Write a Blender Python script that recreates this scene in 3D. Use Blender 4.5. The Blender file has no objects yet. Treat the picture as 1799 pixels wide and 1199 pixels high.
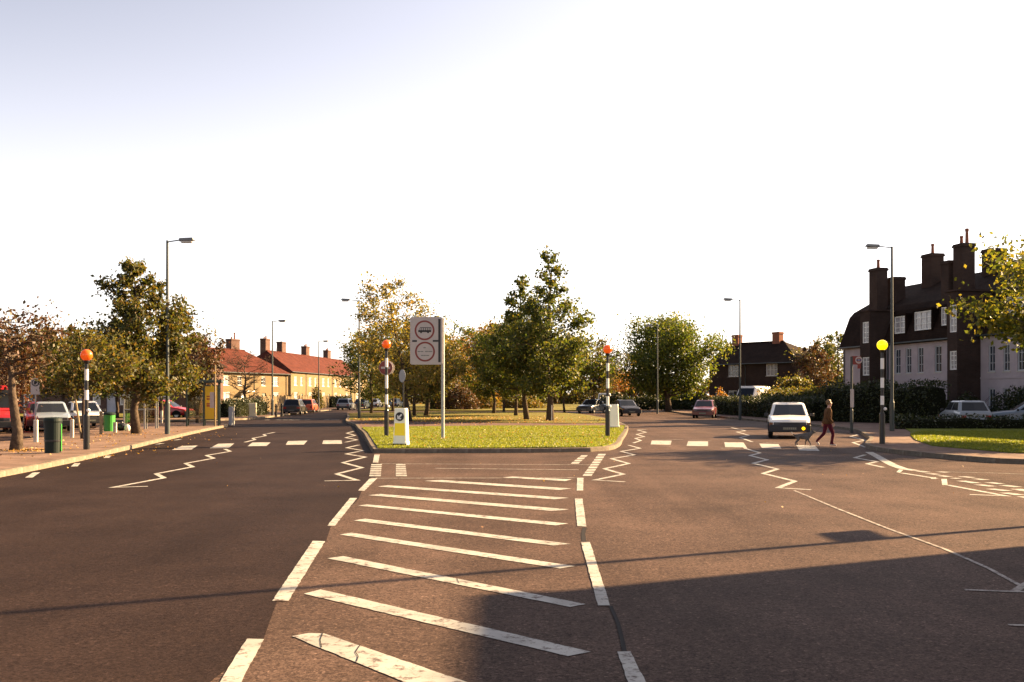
import bpy, bmesh, math, random
import numpy as np
from mathutils import Vector, Matrix

# ------------------------------------------------------------------ camera
sc = bpy.context.scene
COL = sc.collection
F, CAM, HOR, CX = 1750.0, 1.62, 698.0, 899.5      # focal length and horizon measured from the street's lamp posts


def G(px, py, z=0.0):
    """survey: the ground point (metres, camera at the origin) seen at a measured picture position"""
    Y = F * (CAM - z) / (py - HOR)
    return ((px - CX) / F * Y, Y)


def AX(px, Y):
    return (px - CX) / F * Y


def ZZ(py, Y):
    return CAM + (HOR - py) / F * Y


cam_d = bpy.data.cameras.new("camera")
cam = bpy.data.objects.new("camera", cam_d)
COL.objects.link(cam)
cam.location = (0, 0, CAM)
cam.rotation_euler = (math.radians(90), 0, 0)
cam_d.sensor_width = 36.0
cam_d.lens = 36.0 * F / 1799.0
cam_d.shift_y = (HOR - 599.5) / 1799.0
cam_d.clip_start = 0.1
cam_d.clip_end = 4000
sc.camera = cam

# ------------------------------------------------------------------ light
AZ, EL = math.radians(26.0), math.radians(24.0)     # sun: right of the road and a little beyond it
SUN = Vector((math.cos(EL) * math.cos(AZ), math.cos(EL) * math.sin(AZ), math.sin(EL)))
HAZE_LOW, HAZE_SUN, HAZE_FALL = 3.4, 4.4, 11.0
world = bpy.data.worlds.new("World")
sc.world = world
world.use_nodes = True
wn, wl = world.node_tree.nodes, world.node_tree.links
wn.clear()
sky = wn.new("ShaderNodeTexSky")
sky.sky_type = 'NISHITA'
sky.sun_disc = False
sky.sun_elevation = EL
sky.sun_rotation = math.radians(90.0) - AZ
sky.altitude = 20
sky.air_density = 1.0
sky.dust_density = 1.0
sky.ozone_density = 1.0
bg = wn.new("ShaderNodeBackground")
bg.inputs['Strength'].default_value = 0.05
wo = wn.new("ShaderNodeOutputWorld")
tint = wn.new("ShaderNodeMix")
tint.data_type = 'RGBA'
tint.blend_type = 'MULTIPLY'
tint.inputs[0].default_value = 1.0
tint.inputs[7].default_value = (0.41, 0.365, 0.41, 1)
wl.new(sky.outputs[0], tint.inputs[6])
# thin autumn haze over the whole sky: white towards the horizon all round, brighter towards the sun
geo = wn.new("ShaderNodeTexCoord")
sep = wn.new("ShaderNodeSeparateXYZ")
wl.new(geo.outputs['Generated'], sep.inputs[0])


def wmath(op, a, b=None, clamp=False):
    k = wn.new("ShaderNodeMath")
    k.operation = op
    k.use_clamp = clamp
    for i, v in enumerate((a, b)):
        if v is None:
            continue
        if isinstance(v, (int, float)):
            k.inputs[i].default_value = v
        else:
            wl.new(v, k.inputs[i])
    return k.outputs[0]


dot = wn.new("ShaderNodeVectorMath")
dot.operation = 'DOT_PRODUCT'
wl.new(geo.outputs['Generated'], dot.inputs[0])
dot.inputs[1].default_value = SUN
up_ = wmath('MAXIMUM', sep.outputs[2], 0.0)
low = wmath('POWER', 2.718, wmath('MULTIPLY', wmath('MULTIPLY', up_, up_), -HAZE_FALL))
glow = wmath('POWER', wmath('MULTIPLY', wmath('ADD', dot.outputs['Value'], 1.0), 0.5, True), 3.8)
amt = wmath('ADD', wmath('MULTIPLY', low, HAZE_LOW), wmath('MULTIPLY', glow, HAZE_SUN))
veil = wn.new("ShaderNodeVectorMath")
veil.operation = 'SCALE'
veil.inputs[0].default_value = (1.0, 0.92, 0.84)
wl.new(amt, veil.inputs['Scale'])
addv = wn.new("ShaderNodeVectorMath")
addv.operation = 'ADD'
wl.new(tint.outputs[2], addv.inputs[0])
wl.new(veil.outputs[0], addv.inputs[1])
wl.new(addv.outputs[0], bg.inputs['Color'])
wl.new(bg.outputs[0], wo.inputs['Surface'])
sun_d = bpy.data.lights.new("sun", 'SUN')
sun_d.energy = 5.0
sun_d.angle = math.radians(0.5)
sun_d.color = (1.0, 0.69, 0.37)
sun = bpy.data.objects.new("sun", sun_d)
COL.objects.link(sun)
sun.rotation_euler = SUN.to_track_quat('Z', 'Y').to_euler()
sc.view_settings.view_transform = 'Standard'
sc.view_settings.look = 'None'
sc.view_settings.exposure = 2.55
sc.view_settings.gamma = 1.0
sc.view_settings.use_curve_mapping = False
sc.cycles.max_bounces = 6
sc.cycles.transparent_max_bounces = 8

rnd = random.Random(7)

# ------------------------------------------------------------------ materials
MATS = {}


def mat(name, col, rough=0.8, var=0.0, vscale=3.0, col2=None, bump=0.0, bscale=40.0, metal=0.0, spec=0.5,
        emit=None, estr=0.0, rand=None, fine=0.0, fscale=150.0, coat=0.0):
    m = bpy.data.materials.new(name)
    m.use_nodes = True
    nt = m.node_tree
    n, l = nt.nodes, nt.links
    b = n['Principled BSDF']
    b.inputs['Roughness'].default_value = rough
    b.inputs['Metallic'].default_value = metal
    b.inputs['Specular IOR Level'].default_value = spec if rough < .8 else min(spec, .08)
    b.inputs['Coat Weight'].default_value = coat
    b.inputs['Base Color'].default_value = (*col, 1)
    tc = n.new('ShaderNodeTexCoord')
    src = None
    if var > 0 or col2:
        nz = n.new('ShaderNodeTexNoise')
        nz.inputs['Scale'].default_value = vscale
        nz.inputs['Detail'].default_value = 5
        nz.inputs['Roughness'].default_value = 0.65
        l.new(tc.outputs['Object'], nz.inputs['Vector'])
        cr = n.new('ShaderNodeValToRGB')
        c2 = col2 if col2 else tuple(c * (1 - var) for c in col)
        c1 = col if col2 else tuple(min(1, c * (1 + var)) for c in col)
        cr.color_ramp.elements[0].position = 0.36
        cr.color_ramp.elements[1].position = 0.64
        cr.color_ramp.elements[0].color = (*c2, 1)
        cr.color_ramp.elements[1].color = (*c1, 1)
        l.new(nz.outputs['Fac'], cr.inputs['Fac'])
        src = cr.outputs['Color']
    if fine > 0:
        nz2 = n.new('ShaderNodeTexNoise')
        nz2.inputs['Scale'].default_value = fscale
        nz2.inputs['Detail'].default_value = 3
        nz2.inputs['Roughness'].default_value = 0.8
        l.new(tc.outputs['Object'], nz2.inputs['Vector'])
        mr = n.new('ShaderNodeMapRange')
        mr.inputs['From Min'].default_value = 0.3
        mr.inputs['From Max'].default_value = 0.7
        mr.inputs['To Min'].default_value = 1 - fine
        mr.inputs['To Max'].default_value = 1 + fine
        l.new(nz2.outputs['Fac'], mr.inputs['Value'])
        mx = n.new('ShaderNodeVectorMath')
        mx.operation = 'SCALE'
        if src:
            l.new(src, mx.inputs[0])
        else:
            mx.inputs[0].default_value = col
        l.new(mr.outputs[0], mx.inputs['Scale'])
        src = mx.outputs[0]
    if src:
        l.new(src, b.inputs['Base Color'])
    if bump > 0:
        nb = n.new('ShaderNodeTexNoise')
        nb.inputs['Scale'].default_value = bscale
        nb.inputs['Detail'].default_value = 4
        l.new(tc.outputs['Object'], nb.inputs['Vector'])
        bp = n.new('ShaderNodeBump')
        bp.inputs['Strength'].default_value = bump
        bp.inputs['Distance'].default_value = 0.02
        l.new(nb.outputs['Fac'], bp.inputs['Height'])
        l.new(bp.outputs[0], b.inputs['Normal'])
    if emit:
        b.inputs['Emission Color'].default_value = (*emit, 1)
        b.inputs['Emission Strength'].default_value = estr
    return m


def leaf_mat(name, cols, trans=0.45):
    """leaf: one colour per leaf out of a ramp, light passing through"""
    m = bpy.data.materials.new(name)
    m.use_nodes = True
    nt = m.node_tree
    n, l = nt.nodes, nt.links
    n.clear()
    g = n.new('ShaderNodeNewGeometry')
    cr = n.new('ShaderNodeValToRGB')
    cr.color_ramp.interpolation = 'LINEAR'
    e = cr.color_ramp.elements
    while len(e) < len(cols):
        e.new(0.5)
    for i, c in enumerate(cols):
        e[i].position = i / max(1, len(cols) - 1)
        e[i].color = (*c, 1)
    l.new(g.outputs['Random Per Island'], cr.inputs['Fac'])
    d = n.new('ShaderNodeBsdfPrincipled')
    d.inputs['Roughness'].default_value = 0.55
    d.inputs['Specular IOR Level'].default_value = 0.35
    t = n.new('ShaderNodeBsdfTranslucent')
    mx = n.new('ShaderNodeMixShader')
    mx.inputs[0].default_value = trans
    l.new(cr.outputs[0], d.inputs['Base Color'])
    br = n.new('ShaderNodeVectorMath')
    br.operation = 'MULTIPLY'
    br.inputs[1].default_value = (1.7, 1.6, 0.8)
    l.new(cr.outputs[0], br.inputs[0])
    l.new(br.outputs[0], t.inputs['Color'])
    o = n.new('ShaderNodeOutputMaterial')
    l.new(d.outputs[0], mx.inputs[1])
    l.new(t.outputs[0], mx.inputs[2])
    l.new(mx.outputs[0], o.inputs['Surface'])
    return m


def brick_mat(name, c1, c2, mortar, bw=0.225, bh=0.075, rough=0.9, off=0.5, msize=0.012, bump=0.4, dirt=0.25):
    """coursed brick or tile; x and y are folded together so that every upright face gets courses"""
    m = bpy.data.materials.new(name)
    m.use_nodes = True
    nt = m.node_tree
    n, l = nt.nodes, nt.links
    b = n['Principled BSDF']
    b.inputs['Roughness'].default_value = rough
    b.inputs['Specular IOR Level'].default_value = 0.06
    tc = n.new('ShaderNodeTexCoord')
    sx = n.new('ShaderNodeSeparateXYZ')
    l.new(tc.outputs['Object'], sx.inputs[0])
    ad = n.new('ShaderNodeMath')
    l.new(sx.outputs[0], ad.inputs[0])
    l.new(sx.outputs[1], ad.inputs[1])
    cb = n.new('ShaderNodeCombineXYZ')
    l.new(ad.outputs[0], cb.inputs[0])
    l.new(sx.outputs[2], cb.inputs[1])
    bt = n.new('ShaderNodeTexBrick')
    bt.offset = off
    bt.inputs['Color1'].default_value = (*c1, 1)
    bt.inputs['Color2'].default_value = (*c2, 1)
    bt.inputs['Mortar'].default_value = (*mortar, 1)
    bt.inputs['Scale'].default_value = 1.0
    bt.inputs['Brick Width'].default_value = bw
    bt.inputs['Row Height'].default_value = bh
    bt.inputs['Mortar Size'].default_value = msize
    l.new(cb.outputs[0], bt.inputs['Vector'])
    nz = n.new('ShaderNodeTexNoise')
    nz.inputs['Scale'].default_value = 0.9
    nz.inputs['Detail'].default_value = 6
    l.new(tc.outputs['Object'], nz.inputs['Vector'])
    mr = n.new('ShaderNodeMapRange')
    mr.inputs['From Min'].default_value = 0.3
    mr.inputs['From Max'].default_value = 0.7
    mr.inputs['To Min'].default_value = 1 - dirt
    mr.inputs['To Max'].default_value = 1 + dirt
    l.new(nz.outputs['Fac'], mr.inputs['Value'])
    mx = n.new('ShaderNodeVectorMath')
    mx.operation = 'SCALE'
    l.new(bt.outputs['Color'], mx.inputs[0])
    l.new(mr.outputs[0], mx.inputs['Scale'])
    l.new(mx.outputs[0], b.inputs['Base Color'])
    bp = n.new('ShaderNodeBump')
    bp.invert = True
    bp.inputs['Strength'].default_value = bump
    bp.inputs['Distance'].default_value = 0.03
    l.new(bt.outputs['Fac'], bp.inputs['Height'])
    l.new(bp.outputs[0], b.inputs['Normal'])
    return m


def paint_mat(name, col, under, wear=0.42):
    """road paint worn through to the asphalt in flecks and patches"""
    m = bpy.data.materials.new(name)
    m.use_nodes = True
    nt = m.node_tree
    n, l = nt.nodes, nt.links
    b = n['Principled BSDF']
    b.inputs['Roughness'].default_value = 0.75
    b.inputs['Specular IOR Level'].default_value = 0.3
    tc = n.new('ShaderNodeTexCoord')
    a = n.new('ShaderNodeTexNoise')
    a.inputs['Scale'].default_value = 9
    a.inputs['Detail'].default_value = 9
    a.inputs['Roughness'].default_value = 0.78
    l.new(tc.outputs['Object'], a.inputs['Vector'])
    cr = n.new('ShaderNodeValToRGB')
    cr.color_ramp.elements[0].position = wear - 0.06
    cr.color_ramp.elements[1].position = wear + 0.03
    l.new(a.outputs['Fac'], cr.inputs['Fac'])
    a2 = n.new('ShaderNodeTexNoise')
    a2.inputs['Scale'].default_value = 2.2
    a2.inputs['Detail'].default_value = 4
    l.new(tc.outputs['Object'], a2.inputs['Vector'])
    c2 = n.new('ShaderNodeValToRGB')
    c2.color_ramp.elements[0].color = (*[c * 0.72 for c in col], 1)
    c2.color_ramp.elements[1].color = (*col, 1)
    c2.color_ramp.elements[0].position = 0.35
    c2.color_ramp.elements[1].position = 0.6
    l.new(a2.outputs['Fac'], c2.inputs['Fac'])
    mx = n.new('ShaderNodeMix')
    mx.data_type = 'RGBA'
    mx.inputs[6].default_value = (*under, 1)
    l.new(cr.outputs[0], mx.inputs[0])
    l.new(c2.outputs[0], mx.inputs[7])
    l.new(mx.outputs[2], b.inputs['Base Color'])
    return m


def asphalt_mat(name, base, warm, grain, patch):
    m = bpy.data.materials.new(name)
    m.use_nodes = True
    nt = m.node_tree
    n, l = nt.nodes, nt.links
    b = n['Principled BSDF']
    b.inputs['Roughness'].default_value = 0.72
    b.inputs['Specular IOR Level'].default_value = 0.03
    tc = n.new('ShaderNodeTexCoord')

    def noise(scale, detail, rough=0.6, stretch=None):
        z = n.new('ShaderNodeTexNoise')
        z.inputs['Scale'].default_value = scale
        z.inputs['Detail'].default_value = detail
        z.inputs['Roughness'].default_value = rough
        if stretch:
            mp = n.new('ShaderNodeMapping')
            mp.inputs['Scale'].default_value = stretch
            l.new(tc.outputs['Object'], mp.inputs[0])
            l.new(mp.outputs[0], z.inputs['Vector'])
        else:
            l.new(tc.outputs['Object'], z.inputs['Vector'])
        return z.outputs['Fac']

    def rng(s, lo, hi, a=0.3, c=0.7):
        r = n.new('ShaderNodeMapRange')
        r.inputs['From Min'].default_value = a
        r.inputs['From Max'].default_value = c
        r.inputs['To Min'].default_value = lo
        r.inputs['To Max'].default_value = hi
        l.new(s, r.inputs['Value'])
        return r.outputs[0]

    def mul(a, c):
        k = n.new('ShaderNodeMath')
        k.operation = 'MULTIPLY'
        l.new(a, k.inputs[0])
        l.new(c, k.inputs[1])
        return k.outputs[0]
    g1 = rng(noise(60, 2, 0.9), 1 - grain, 1 + grain)
    g2 = rng(noise(17, 4, 0.85), 1 - grain * 0.7, 1 + grain * 0.7)
    p1 = rng(noise(0.45, 5), 1 - patch, 1 + patch)
    p2 = rng(noise(0.8, 4, 0.6, (1.0, 0.06, 1.0)), 1 - patch * 0.8, 1 + patch * 0.8)
    vo = n.new('ShaderNodeTexVoronoi')
    vo.inputs['Scale'].default_value = 36
    l.new(tc.outputs['Object'], vo.inputs['Vector'])
    st = n.new('ShaderNodeMapRange')
    st.inputs['From Min'].default_value = 0.0
    st.inputs['From Max'].default_value = 0.10
    st.inputs['To Min'].default_value = 1.0 + grain * 2.0
    st.inputs['To Max'].default_value = 1.0
    l.new(vo.outputs['Distance'], st.inputs['Value'])
    # single stones: some pale, some dark
    vc = n.new('ShaderNodeTexVoronoi')
    vc.inputs['Scale'].default_value = 55
    l.new(tc.outputs['Object'], vc.inputs['Vector'])
    sr = n.new('ShaderNodeSeparateColor')
    l.new(vc.outputs['Color'], sr.inputs[0])
    rp = n.new('ShaderNodeValToRGB')
    rp.color_ramp.interpolation = 'CONSTANT'
    e = rp.color_ramp.elements
    for pos, val in ((0.0, 0.55), (0.22, 0.92), (0.72, 1.12), (0.93, 1.4), (0.988, 2.1)):
        if pos == 0.0:
            el_ = e[0]
        elif pos == 0.22:
            el_ = e[1]
            el_.position = pos
        else:
            el_ = e.new(pos)
        v = 1 + (val - 1) * min(1.0, grain * 1.6)
        el_.color = (v / 3, v / 3, v / 3, 1)
    l.new(sr.outputs[0], rp.inputs['Fac'])
    k3 = n.new('ShaderNodeMath')
    k3.operation = 'MULTIPLY'
    k3.inputs[1].default_value = 3.0
    l.new(rp.outputs['Color'], k3.inputs[0])
    k = mul(mul(mul(g1, g2), mul(p1, p2)), mul(st.outputs[0], k3.outputs[0]))
    cr = n.new('ShaderNodeMix')
    cr.data_type = 'RGBA'
    cr.inputs[6].default_value = (*base, 1)
    cr.inputs[7].default_value = (*warm, 1)
    l.new(rng(noise(1.3, 6), 0, 1), cr.inputs[0])
    s = n.new('ShaderNodeVectorMath')
    s.operation = 'SCALE'
    l.new(cr.outputs[2], s.inputs[0])
    l.new(k, s.inputs['Scale'])
    l.new(s.outputs[0], b.inputs['Base Color'])
    bp = n.new('ShaderNodeBump')
    bp.inputs['Strength'].default_value = 0.55
    bp.inputs['Distance'].default_value = 0.006
    l.new(noise(120, 3, 0.8), bp.inputs['Height'])
    l.new(bp.outputs[0], b.inputs['Normal'])
    return m


M = {}
M['asphalt'] = asphalt_mat('asphalt_coarse', (0.068, 0.046, 0.036), (0.084, 0.055, 0.043), 0.55, 0.28)
M['asphalt_new'] = asphalt_mat('asphalt_smooth', (0.0225, 0.0148, 0.0130), (0.0285, 0.0185, 0.0155), 0.42, 0.22)
M['paint'] = paint_mat('road_paint', (0.35, 0.335, 0.30), (0.08, 0.055, 0.045), 0.455)
M['paint_worn'] = paint_mat('road_paint_worn', (0.30, 0.265, 0.23), (0.085, 0.06, 0.05), 0.5)
M['pave'] = brick_mat('paving', (0.30, 0.24, 0.20), (0.26, 0.21, 0.18), (0.13, 0.1, 0.085), 0.75, 0.6, bump=0.2, dirt=0.3)
M['pave'] = mat('paving_plain', (0.148, 0.098, 0.075), 0.9, 0.28, 1.3, bump=0.3, bscale=30, fine=0.25, fscale=45)
M['path'] = mat('path_surface', (0.118, 0.075, 0.062), 0.9, 0.15, 1.0, fine=0.2, fscale=40)
M['kerb'] = mat('kerb_concrete', (0.17, 0.14, 0.105), 0.85, 0.35, 1.8, bump=0.3, bscale=30, fine=0.15)
M['earth'] = mat('ground_earth', (0.085, 0.075, 0.035), 0.95, 0.3, 0.25, fine=0.3, fscale=4)
M['lawn'] = mat('lawn_green', (0.145, 0.165, 0.022), 0.95, col2=(0.085, 0.095, 0.018), vscale=0.9, bump=0.8, bscale=50, fine=0.35, fscale=30, spec=0.1)
M['lawn_dry'] = mat('lawn_leafy', (0.14, 0.145, 0.024), 0.95, col2=(0.13, 0.09, 0.03), vscale=0.6, bump=0.8, bscale=50, fine=0.35, fscale=20, spec=0.1)
M['blade'] = leaf_mat('grass_blade', [(0.08, 0.11, 0.014), (0.14, 0.165, 0.02), (0.20, 0.20, 0.03)], 0.4)
M['fallen'] = leaf_mat('fallen_leaf', [(0.30, 0.13, 0.03), (0.38, 0.24, 0.07), (0.16, 0.07, 0.03)], 0.2)
M['bark'] = mat('bark', (0.075, 0.055, 0.04), 0.95, 0.35, 9, bump=0.8, bscale=18)
M['bark_pale'] = mat('bark_pale', (0.16, 0.13, 0.10), 0.95, 0.35, 9, bump=0.7, bscale=18)
M['leaf_green'] = leaf_mat('leaf_green', [(0.028, 0.045, 0.010), (0.05, 0.07, 0.014), (0.085, 0.095, 0.018), (0.12, 0.10, 0.022)])
M['leaf_mid'] = leaf_mat('leaf_olive', [(0.032, 0.042, 0.010), (0.055, 0.062, 0.014), (0.09, 0.08, 0.018), (0.115, 0.07, 0.02)])
M['leaf_gold'] = leaf_mat('leaf_gold', [(0.055, 0.058, 0.013), (0.10, 0.088, 0.018), (0.15, 0.105, 0.02), (0.16, 0.075, 0.02)])
M['leaf_orange'] = leaf_mat('leaf_orange', [(0.09, 0.07, 0.018), (0.2, 0.11, 0.025), (0.24, 0.095, 0.025), (0.16, 0.06, 0.02)])
M['leaf_red'] = leaf_mat('leaf_russet', [(0.04, 0.04, 0.012), (0.07, 0.035, 0.014), (0.085, 0.032, 0.015), (0.065, 0.052, 0.016)], 0.28)
M['leaf_lime'] = leaf_mat('leaf_lime', [(0.04, 0.055, 0.010), (0.075, 0.09, 0.014), (0.12, 0.12, 0.016), (0.20, 0.16, 0.025)], 0.45)
M['leaf_round'] = leaf_mat('leaf_bright_green', [(0.03, 0.05, 0.009), (0.05, 0.075, 0.012), (0.085, 0.105, 0.016), (0.13, 0.12, 0.02)])
M['leaf_pale'] = leaf_mat('leaf_pale_gold', [(0.07, 0.075, 0.018), (0.13, 0.12, 0.028), (0.20, 0.16, 0.04), (0.22, 0.13, 0.04)], 0.5)
M['leaf_hedge'] = leaf_mat('leaf_hedge', [(0.014, 0.022, 0.007), (0.025, 0.035, 0.010), (0.045, 0.045, 0.012)], 0.2)
M['hedge_core'] = mat('hedge_inner_dark', (0.012, 0.013, 0.007), 1.0)  # near-black so the hedge's inner shade shows between leaves
M['brick_yellow'] = brick_mat('brick_yellow', (0.185, 0.128, 0.066), (0.155, 0.106, 0.053), (0.17, 0.135, 0.085), bump=0.2, dirt=0.12)
M['brick_brown'] = brick_mat('brick_brown', (0.115, 0.06, 0.045), (0.085, 0.045, 0.035), (0.11, 0.085, 0.07), dirt=0.2)
M['brick_dark'] = brick_mat('brick_dark', (0.062, 0.036, 0.027), (0.046, 0.027, 0.021), (0.055, 0.045, 0.038), dirt=0.2)
M['tile_red'] = brick_mat('roof_tile_red', (0.09, 0.0265, 0.017), (0.07, 0.020, 0.014), (0.05, 0.02, 0.016), 0.26, 0.16, bump=0.6, dirt=0.25)
M['tile_brown'] = brick_mat('roof_tile_brown', (0.032, 0.018, 0.012), (0.024, 0.0135, 0.0095), (0.011, 0.008, 0.007), 0.2, 0.11, bump=0.6, dirt=0.3)
M['render'] = mat('render_white', (0.42, 0.35, 0.345), 0.9, 0.09, 0.9, bump=0.2, bscale=60)
M['white'] = mat('white_paint', (0.80, 0.77, 0.70), 0.45, 0.05, 3)
M['grey_frame'] = mat('grey_window_frame', (0.45, 0.45, 0.44), 0.6)  # even grey for the flats' wall windows
M['glass'] = mat('window_glass', (0.03, 0.035, 0.045), 0.06, spec=0.7)
M['curtain_glass'] = mat('window_net_curtain', (0.34, 0.32, 0.31), 0.12, 0.3, 6, spec=0.7)
M['door'] = mat('door_paint', (0.10, 0.13, 0.10), 0.5)
M['door_pale'] = mat('door_pale', (0.36, 0.36, 0.40), 0.6, 0.1, 2)
M['pot'] = mat('clay_pot', (0.24, 0.10, 0.06), 0.9)
M['stone'] = mat('stone_sill', (0.45, 0.40, 0.33), 0.9, 0.1, 3)
M['lampcol'] = mat('lamp_column', (0.035, 0.045, 0.042), 0.5, 0.15, 5)
M['lantern'] = mat('lantern_shell', (0.16, 0.16, 0.15), 0.5)
M['lantern_bowl'] = mat('lantern_bowl', (0.45, 0.42, 0.36), 0.2)
M['black'] = mat('black_paint', (0.012, 0.012, 0.012), 0.35)
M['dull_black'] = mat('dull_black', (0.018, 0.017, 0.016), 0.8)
M['globe'] = mat('orange_globe', (0.80, 0.11, 0.008), 0.2, emit=(1.0, 0.10, 0.004), estr=0.06)  # unlit globe; faint emission stands for sunlight passing through it
M['globe_lit'] = mat('amber_globe_lit', (0.9, 0.5, 0.02), 0.25, emit=(1.0, 0.62, 0.0), estr=0.34)
M['sign_white'] = mat('sign_face', (0.46, 0.40, 0.37), 0.5, 0.05, 4)
M['sign_red'] = mat('sign_red', (0.20, 0.03, 0.022), 0.5)
M['sign_black'] = mat('sign_black', (0.02, 0.02, 0.02), 0.6)
M['sign_blue'] = mat('sign_blue', (0.03, 0.05, 0.16), 0.5)
M['sign_back'] = mat('sign_back', (0.28, 0.29, 0.31), 0.45, metal=0.3)
M['galv'] = mat('galvanised', (0.36, 0.36, 0.34), 0.5, 0.12, 6, metal=0.4)
M['boll_white'] = mat('bollard_plastic', (0.80, 0.77, 0.62), 0.35, emit=(1.0, 0.9, 0.6), estr=0.02)  # plastic given a faint warm glow
M['boll_yellow'] = mat('bollard_yellow', (0.72, 0.50, 0.01), 0.35, emit=(1.0, 0.72, 0.0), estr=0.045)  # panel given a faint yellow glow
M['conc'] = mat('concrete_post', (0.46, 0.42, 0.35), 0.9, 0.15, 4)
M['bin_green'] = mat('bin_dark_green', (0.006, 0.014, 0.011), 0.6, spec=0.25)
M['bin_lime'] = mat('bin_bright_green', (0.03, 0.24, 0.025), 0.45)
M['wood'] = mat('fence_wood', (0.16, 0.12, 0.07), 0.9, 0.3, 6)
M['stake'] = mat('tree_stake', (0.26, 0.2, 0.12), 0.9, 0.2, 5)
M['cream_metal'] = mat('cream_bollard', (0.62, 0.52, 0.33), 0.6, 0.08, 2)
M['yellow_ad'] = mat('poster_yellow', (0.55, 0.36, 0.012), 0.5)
M['poster_red'] = mat('poster_red', (0.28, 0.07, 0.02), 0.6)
M['shelter_frame'] = mat('shelter_frame', (0.03, 0.05, 0.04), 0.45)
M['clear'] = bpy.data.materials.new('clear_glass')
M['clear'].use_nodes = True
_n = M['clear'].node_tree.nodes
_l = M['clear'].node_tree.links
_n.clear()
_o = _n.new('ShaderNodeOutputMaterial')
_t = _n.new('ShaderNodeBsdfTransparent')
_t.inputs[0].default_value = (0.75, 0.74, 0.66, 1)
_g = _n.new('ShaderNodeBsdfGlossy')
_g.inputs['Roughness'].default_value = 0.03
_x = _n.new('ShaderNodeMixShader')
_x.inputs[0].default_value = 0.09
_l.new(_t.outputs[0], _x.inputs[1])
_l.new(_g.outputs[0], _x.inputs[2])
_l.new(_x.outputs[0], _o.inputs['Surface'])
M['tyre'] = mat('tyre_rubber', (0.015, 0.015, 0.015), 0.85)
M['rim'] = mat('wheel_rim', (0.40, 0.39, 0.37), 0.35, metal=0.6)
M['trim'] = mat('black_trim', (0.02, 0.02, 0.021), 0.6)
M['car_glass'] = mat('car_glass', (0.014, 0.016, 0.02), 0.12, spec=0.3)
M['lens'] = mat('headlamp_lens', (0.06, 0.06, 0.065), 0.15)  # darkened to stand for the shade on car fronts
M['lens_red'] = mat('tail_lens', (0.25, 0.015, 0.012), 0.2)
M['lens_amber'] = mat('amber_lens', (0.16, 0.05, 0.008), 0.25)
M['lens_amber_lit'] = mat('amber_lens_lit', (0.8, 0.35, 0.01), 0.25, emit=(1.0, 0.50, 0.0), estr=0.9)
M['plate'] = mat('number_plate', (0.10, 0.10, 0.08), 0.5)
M['plate_char'] = mat('plate_characters', (0.30, 0.29, 0.2), 0.5)
M['coat'] = mat('jacket_brown', (0.10, 0.05, 0.022), 0.85, 0.2, 6)
M['trousers'] = mat('trousers_burgundy', (0.09, 0.014, 0.024), 0.85, 0.15, 8)
M['skin'] = mat('skin', (0.52, 0.31, 0.22), 0.55)
M['shoe'] = mat('pale_shoe', (0.62, 0.54, 0.46), 0.6)
M['hair'] = mat('hair_brown', (0.20, 0.12, 0.05), 0.6, 0.4, 30, bump=0.8, bscale=60)
M['dog'] = mat('dog_grey_fur', (0.12, 0.105, 0.095), 0.85, 0.3, 14, bump=0.7, bscale=70)
M['dog_white'] = mat('dog_white_fur', (0.6, 0.55, 0.46), 0.85)
M['leather'] = mat('dog_lead', (0.10, 0.05, 0.03), 0.7)
M['bag'] = mat('bin_bag', (0.015, 0.015, 0.016), 0.3, bump=0.8, bscale=9)
M['bag_white'] = mat('carrier_bag', (0.7, 0.66, 0.58), 0.4, bump=0.6, bscale=9)
M['tar'] = mat('tar_seam', (0.02, 0.018, 0.018), 0.85)
for c, v in {'white': (0.76, 0.72, 0.64), 'silver': (0.26, 0.28, 0.30), 'red': (0.42, 0.02, 0.025), 'shaded_maroon': (0.11, 0.010, 0.013),  # dark red also carries the shade over the car at the right kerb
             'navy': (0.03, 0.045, 0.065), 'dark': (0.028, 0.024, 0.022), 'beige': (0.33, 0.27, 0.18), 'bluegrey': (0.20, 0.24, 0.28), 'orange': (0.42, 0.09, 0.04)}.items():
    M['car_' + c] = mat('car_paint_' + c, v, 0.3, spec=0.5, coat=0.5)


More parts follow.
